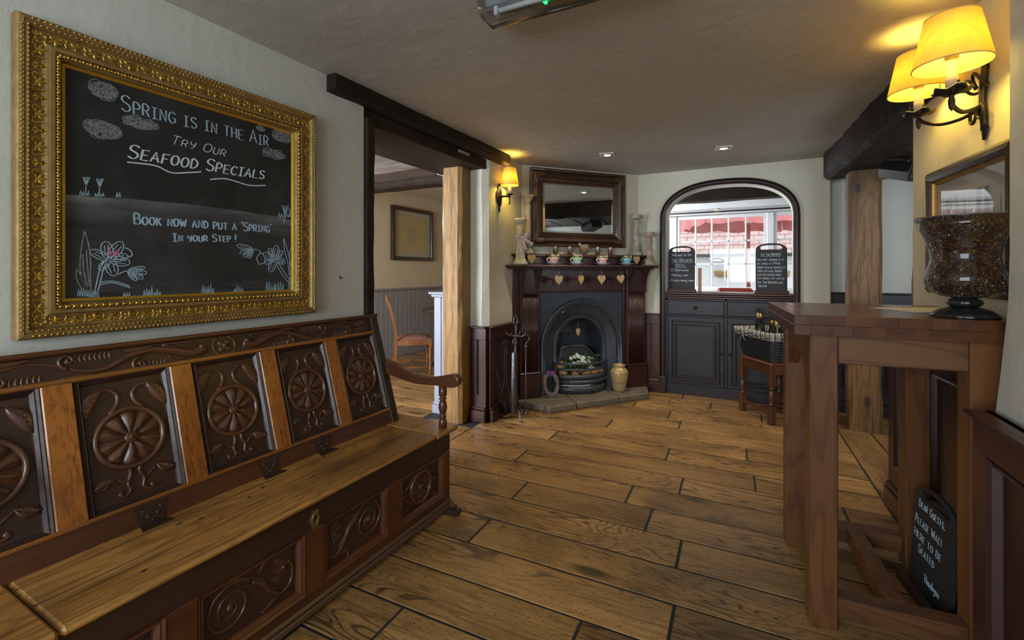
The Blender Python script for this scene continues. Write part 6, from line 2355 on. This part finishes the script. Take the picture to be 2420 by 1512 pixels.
MB().tube(smoothpath([(-.125, -.222, .185), (-.145, -.226, .165), (-.155, -.224, .13)], 4), .004, 5).tube(smoothpath([(-.125, -.222, .185), (-.100, -.226, .168), (-.088, -.224, .145)], 4), .004, 5).build('liner_tie', plain('grey_tape', (.22, .24, .27), .8), BK)
BG = plain('green_black_glass', (.006, .010, .008), .08, 0, (.004, .006, .005), 5, coat=.5)
FOIL = plain('gold_foil', (.62, .38, .09), .32, .85, (.45, .25, .05), 40, .3, 90)
FOILS = plain('cream_foil', (.60, .50, .34), .35, .5, (.50, .38, .20), 40)
BKM = T(SX, SY, .501) @ RZ(SA)
bp_ = [(-.15, -.04, 'gold topped wine bottle at the left of the basket', 16, 8, FOILS), (-.08, -.07, 'wine bottle with gold neck foil, second from left in the basket', 14, 12, FOIL), (-.06, .03, 'wine bottle with leaning foil neck, third from left in the basket', 16, 14, FOILS),
       (.01, .05, 'dark wine bottle neck behind the middle of the basket', 6, 5, FOILS), (.02, -.06, 'short gold foil bottle neck in the middle of the basket', 2, 4, FOIL), (.095, -.07, 'silver topped bottle neck right of the basket middle', 4, -3, FOILS), (.10, .03, 'dark capped bottle neck at the back right of the basket', -3, -6, FOIL), (.165, -.04, 'gold foil bottle neck at the right end of the basket', -4, -4, FOIL)]
for i, (x, y, lb, tx, ty, fm) in enumerate(bp_):
    p = BKM @ Vector((x, y, .012))
    hgt = .095 if i < 3 else .048
    t = thing('wine_bottle', lb, 'bottle', tuple(p), 0, 'bottles in the basket')
    t.rotation_euler = (R(-4), R(-tx * .9) * .7, SA)
    z0 = hgt + .02
    MB().lathe([(.028, 0), (.031, .004), (.031, .13 + z0), (.028, .155 + z0), (.020, .185 + z0), (.0145, .205 + z0), (.0135, .215 + z0)], 20).build('glass_body', BG, t)
    MB().lathe([(.0155, .200 + z0), (.0140, .235 + z0), (.0145, .250 + z0)], 18).build('neck_foil', fm, t)
    MB().lathe([(.0145, .250 + z0), (.0165, .254 + z0), (.0165, .270 + z0), (.014, .276 + z0), (0, .277 + z0)], 18).build('cap', IRON, t)

# ------------------------------------------------------------------ dining room beyond the doorway
CHW = wood('chair_oak', (.26, .105, .034), (.17, .065, .020), (.04, .018, .008), 2, 1, .34, .2, .3, 12, .5, .25, .1)
PAD = plain('dusty_rose_fabric', (.27, .125, .095), .8, 0, (.20, .09, .07), 25, .3, 120)


def dining_chair(label, loc, rz, pad=PAD, back_pad=None, wd=CHW):
    """front towards -y"""
    t = thing('dining_chair', label, 'chair', loc, rz, 'dining chairs')
    w_, d_ = .205, .20
    turn = [(.016, .0), (.020, .012), (.012, .030), (.018, .050), (.018, .060), (.018, .11), (.016, .125), (.021, .14), (.015, .155), (.020, .20), (.023, .24), (.016, .29), (.021, .305), (.021, .315), (.016, .325)]
    for s in (-1, 1):
        MB().box(-.018, .018, -.018, .018, .325, .435, .003).lathe(turn, 14).build('front_leg', wd, t, (s * w_, -d_, 0))
        side = smoothpath([(.245, 0), (.225, .12), (.205, .30), (.200, .45), (.215, .58), (.255, .76), (.315, .94)], 5)
        sec = [(y - .017, z) for y, z in side] + [(y + .017, z) for y, z in side[::-1]]
        MB().prism(sec, -.016, .016, Matrix(((0, 0, 1, s * w_), (1, 0, 0, 0), (0, 1, 0, 0), (0, 0, 0, 1)))).build('back_post', wd, t)
        MB().box(s * w_ - .012, s * w_ + .012, -d_ + .016, d_ - .0, .36, .425, .003).build('side_rail', wd, t)
        MB().box(s * w_ - .009, s * w_ + .009, -d_ + .014, d_ + .01, .085, .108, .003).build('side_stretcher', wd, t)
    MB().box(-w_ + .016, w_ - .016, -d_ - .012, -d_ + .012, .36, .425, .003).build('front_rail', wd, t)
    MB().box(-w_, w_, -.010, .010, .087, .106, .003).build('cross_stretcher', wd, t)
    for z, y in ((.60, .222), (.72, .245), (.86, .285)):
        MB().box(-w_ + .016, w_ - .016, y - .011, y + .011, z, z + (.045 if z < .85 else .075), .004).build('back_rail', wd, t)
    m = MB()
    rows = []
    for j in range(7):
        for_ = []
        yy = -d_ - .01 + (2 * d_ + .0) * j / 6
        for i in range(9):
            xx = -w_ + .004 + (2 * w_ - .008) * i / 8
            e = (1 - (2 * i / 8 - 1) ** 4) * (1 - (2 * j / 6 - 1) ** 4)
            for_.append((xx, yy, .425 + .038 * e))
        rows.append(for_)
    m.sheet(rows, None, True)
    m.box(-w_ + .004, w_ - .004, -d_ - .01, d_ - .01, .41, .426)
    m.build('seat_pad', pad, t)
    if back_pad:
        MB().box(-w_ - .01, w_ + .01, .21, .29, .62, 1.03, .03).build('back_pad', back_pad, t)
    return t


dining_chair('oak dining chair with rose seat pad beyond the doorway', (-3.745, 4.45, 0), R(133))
dining_chair('second oak dining chair mostly hidden behind the lilac half wall', (-3.00, 4.56, 0), R(216))
dining_chair('far oak dining chair, only its top rail showing over the half wall', (-3.62, 5.95, 0), R(-10))
t = thing('dining_table', 'dark octagonal pedestal table in the room beyond the doorway', 'table', (-3.52, 5.08, 0))
DTW = wood('dark_table_oak', (.075, .042, .028), (.05, .028, .018), (.015, .010, .008), 0, 1, .35, .2, .3, 12, .4, .3, .1)
oc = [(.47 * math.cos(R(22.5 + 45 * i)), .47 * math.sin(R(22.5 + 45 * i))) for i in range(8)]
m = MB().prism(oc, .715, .752, inset=0)
o = m.build('table_top', DTW, t)
b = o.modifiers.new('bevel', 'BEVEL')
b.width = .012
b.segments = 2
MB().lathe([(.05, .05), (.06, .10), (.04, .20), (.05, .38), (.035, .55), (.06, .66), (.15, .70), (.15, .716)], 18).build('pedestal', DTW, t)
for k in range(4):
    MB(RZ(k * PI / 2 + .6)).tube(smoothpath([(.03, 0, .16), (.14, 0, .12), (.27, 0, .035), (.32, 0, .03)], 4), .028, 8).build('foot', DTW, t)
# framed map
MP = thing('framed_map', 'old yellowed map in a black frame on the dining room wall', 'picture', (-4.615, 5.48, 1.80), R(90))
frame_rails(MP, .95, .79, [(0, 0), (0, .035), (.004, .040), (.050, .040), (.056, .030), (.056, 0)], DKW)
MB().box(-.43, .43, -.012, -.006, -.35, .35).build('mount', plain('buff_mount', (.44, .40, .27), .7), MP)
mm, t_, b_ = nt('old_map_print')
co, tc = coords(t_, (1, 1, 1), False)
sp = nd(t_, 'ShaderNodeSeparateXYZ')
t_.links.new(tc.outputs['Object'], sp.inputs[0])
dx = math_(t_, 'MULTIPLY', math_(t_, 'ADD', sp.outputs[0], .02), 5.5)
dz = math_(t_, 'MULTIPLY', math_(t_, 'ADD', sp.outputs[2], .01), 5.0)
dd = math_(t_, 'ADD', math_(t_, 'MULTIPLY', dx, dx), math_(t_, 'MULTIPLY', dz, dz))
n1 = noise(t_, co, 9, 5, .7)
n2 = noise(t_, co, 60, 4, .7)
ms = ramp(t_, math_(t_, 'SUBTRACT', math_(t_, 'ADD', dd, math_(t_, 'MULTIPLY', n1, 2.4)), 1.2), [(.35, 1), (.55, 0)])
cc = mix(t_, ramp(t_, n1, [(.3, 0), (.7, 1)]), (.46, .35, .11), (.40, .30, .09))
cc = mix(t_, math_(t_, 'MULTIPLY', ms, math_(t_, 'MULTIPLY', ramp(t_, n2, [(.4, .2), (.65, 1)]), .7)), cc, (.20, .17, .12))
t_.links.new(cc, b_.inputs['Base Color'])
b_.inputs['Roughness'].default_value = .6
MB().box(-.345, .345, -.0135, -.0115, -.275, .275).build('map_print', mm, MP)
MB().box(-.425, .425, -.018, -.017, -.345, .345).build('glass', glass_thin('map_glass', (1, 1, 1), .01, .03, .12), MP)

# ------------------------------------------------------------------ room beyond the arch and the yard outside
RED = plain('red_leather', (.33, .04, .03), .4, 0, (.26, .03, .025), 10)
dining_chair('red leather backed chair, just its top showing over the counter', (-.19, 6.35, 0), R(8), RED, RED)
PAVE = plain('pale_paving', (.48, .46, .43), .8, 0, (.40, .38, .36), 3)
o = MB().box(-14, 14, 7.72, 20, -.2, -.02).build('ground', PAVE)
structure(o, 'pale paved yard outside the far windows', 'ground')
YB = 13.6
t = thing('outbuilding', 'white walled outbuilding with red tiled roof across the yard', 'building', (-.5, YB, 0))
WHT = plain('white_render', (.80, .79, .76), .8, 0, (.74, .73, .70), 4)
MB().box(-7, 7, 0, .3, -.02, 1.75).build('wall', WHT, t)
TILE = plain('red_clay_tile', (.62, .42, .38), .75, 0, (.48, .29, .26), 5, .3, 40)
MB().box(-7.2, 7.2, -.22, -.12, 1.62, 1.70, .01).build('gutter', plain('black_gutter', (.03, .03, .035), .5), t)
sl = R(40)
tw, tl_ = .24, .20
tme = MB().box(-tw / 2 + .004, tw / 2 - .004, 0, tl_ * 1.12, -.012, .012, .004).mesh('roof_tile')
tme.materials.append(TILE)
rows_, cnt = 15, 0
rt_ = random.Random(1)
xv = []
for r_ in range(rows_):
    for c_ in range(-9, 11):
        x = (c_ + (.5 if r_ % 2 else 0)) * tw
        o = put('roof_tile', tme, None, t, (x, -.18 + r_ * tl_ * math.cos(sl), 1.70 + r_ * tl_ * math.sin(sl)), (sl - R(6), 0, 0))
        cnt += 1
m = MB()
for r_ in range(rows_):
    for c_ in list(range(-29, -9)) + list(range(11, 31)):
        x = (c_ + (.5 if r_ % 2 else 0)) * tw
        m.box(-tw / 2 + .004, tw / 2 - .004, 0, tl_ * 1.12, -.012, .012, 0, T(x, -.18 + r_ * tl_ * math.cos(sl), 1.70 + r_ * tl_ * math.sin(sl)) @ RX(sl - R(6)))
o = m.build('roof_tiles_rest', TILE, t)
o['kind'] = 'stuff'
MB().add([(-7.3, -.15, 1.68), (7.3, -.15, 1.68), (7.3, -.15 + rows_ * tl_ * math.cos(sl), 1.68 + rows_ * tl_ * math.sin(sl)), (-7.3, -.15 + rows_ * tl_ * math.cos(sl), 1.68 + rows_ * tl_ * math.sin(sl))], [(0, 1, 2, 3)]).build('roof_deck', TILE, t)
for u, lb in ((-.72, 'left straw wall basket on the white outbuilding'), (.55, 'right straw wall basket on the white outbuilding')):
    b = thing('wall_basket', lb, 'basket', (u, YB - .005, 1.10), 0, 'straw wall baskets')
    STRAW = plain('straw', (.55, .40, .16), .8, 0, (.35, .24, .09), 30)
    for j in range(6):
        rr = .24 * math.sqrt(max(.05, 1 - (j / 6.5) ** 2))
        MB().tube([(rr * math.cos(PI * i / 14), -rr * .55 * math.sin(PI * i / 14), .14 - j * .028 + .008 * math.sin(i * 1.5 + j * 3)) for i in range(15)], .016, 6).build('straw_coil', STRAW, b)
    MB().box(-.24, .24, -.015, .0, .0, .15, .004).build('back_board', STRAW, b)
# parasol
PX, PY = -.12, 10.6
t = thing('parasol', 'big red garden parasol outside the far windows', 'parasol', (PX, PY, -.02), R(20))
REDC = plain('red_canvas', (.72, .24, .24), .8, 0, (.64, .17, .17), 4)
MB().tube([(0, 0, 0), (0, 0, 3.05)], .045, 12).build('pole', plain('red_pole', (.40, .09, .06), .5), t)
MB().lathe([(.30, 0), (.30, .08), (.08, .12), (.07, .3), (.055, .9), (.05, 1.0)], 20).build('pole_base', plain('dark_red_metal', (.24, .06, .05), .5), t)
hw, ze, za = 1.12, 2.44, 3.05
m = MB()
for k in range(4):
    M = RZ(k * PI / 2)
    rows = []
    for j in range(7):
        q = j / 6
        rows.append([((-hw + 2 * hw * i / 10) * q, -hw * q, za - (za - ze) * q - .05 * math.sin(PI * q) * (1 - (2 * i / 10 - 1) ** 2)) for i in range(11)])
    m.sheet(rows, M, True)
m.build('canopy', REDC, t)
for k in range(4):
    rows = [[(-hw + 2 * hw * i / 20, -hw - .01 * math.sin(i * 1.3) * j, ze - .14 * j - .012 * math.sin(i * .9) * j) for i in range(21)] for j in range(3)]
    MB(RZ(k * PI / 2)).sheet(rows, None, True).build('valance', REDC, t)
ALU = plain('white_aluminium', (.75, .75, .78), .4)
for k in range(4):
    MB(RZ(k * PI / 2)).tube([(0, 0, za - .03), (hw * .98, hw * .98, ze - .02)], .016, 6).build('rib', ALU, t)
    MB(RZ(k * PI / 2)).tube([(0, 0, 2.30), (hw * .55, hw * .55, ze + .22)], .018, 6).build('strut', ALU, t)
    MB(RZ(k * PI / 2 + PI / 4)).tube([(0, 0, 2.30), (hw * .55, hw * .55, ze + .24)], .018, 6).build('strut', ALU, t)
MB().lathe([(.06, 2.25), (.075, 2.27), (.075, 2.33), (.06, 2.35)], 14).build('runner', ALU, t)
t = thing('garden_shrub', 'green leafy shrub at the left of the yard', 'shrub', (-1.95, 8.7, -.02))
m = MB()
rs_ = random.Random(14)
for _ in range(1500):
    a, k = rs_.uniform(0, 2 * PI), rs_.random() ** .5
    z = rs_.uniform(.2, 2.0)
    p = Vector((.45 * k * math.cos(a), .45 * k * math.sin(a), z))
    d = Vector((rs_.uniform(-1, 1), rs_.uniform(-1, 1), rs_.uniform(-.6, .6))).normalized()
    s_ = d.orthogonal().normalized()
    m.add([p, p + d * .05 + s_ * .025, p + d * .10, p + d * .05 - s_ * .025], [(0, 1, 2, 3)])
o = m.build('foliage', GREEN, t)
o['kind'] = 'stuff'
MB().tube([(0, 0, 0), (.02, .02, .8), (0, 0, 1.7)], [.03, .025, .01], 7).build('stem', OAKPOST, t)
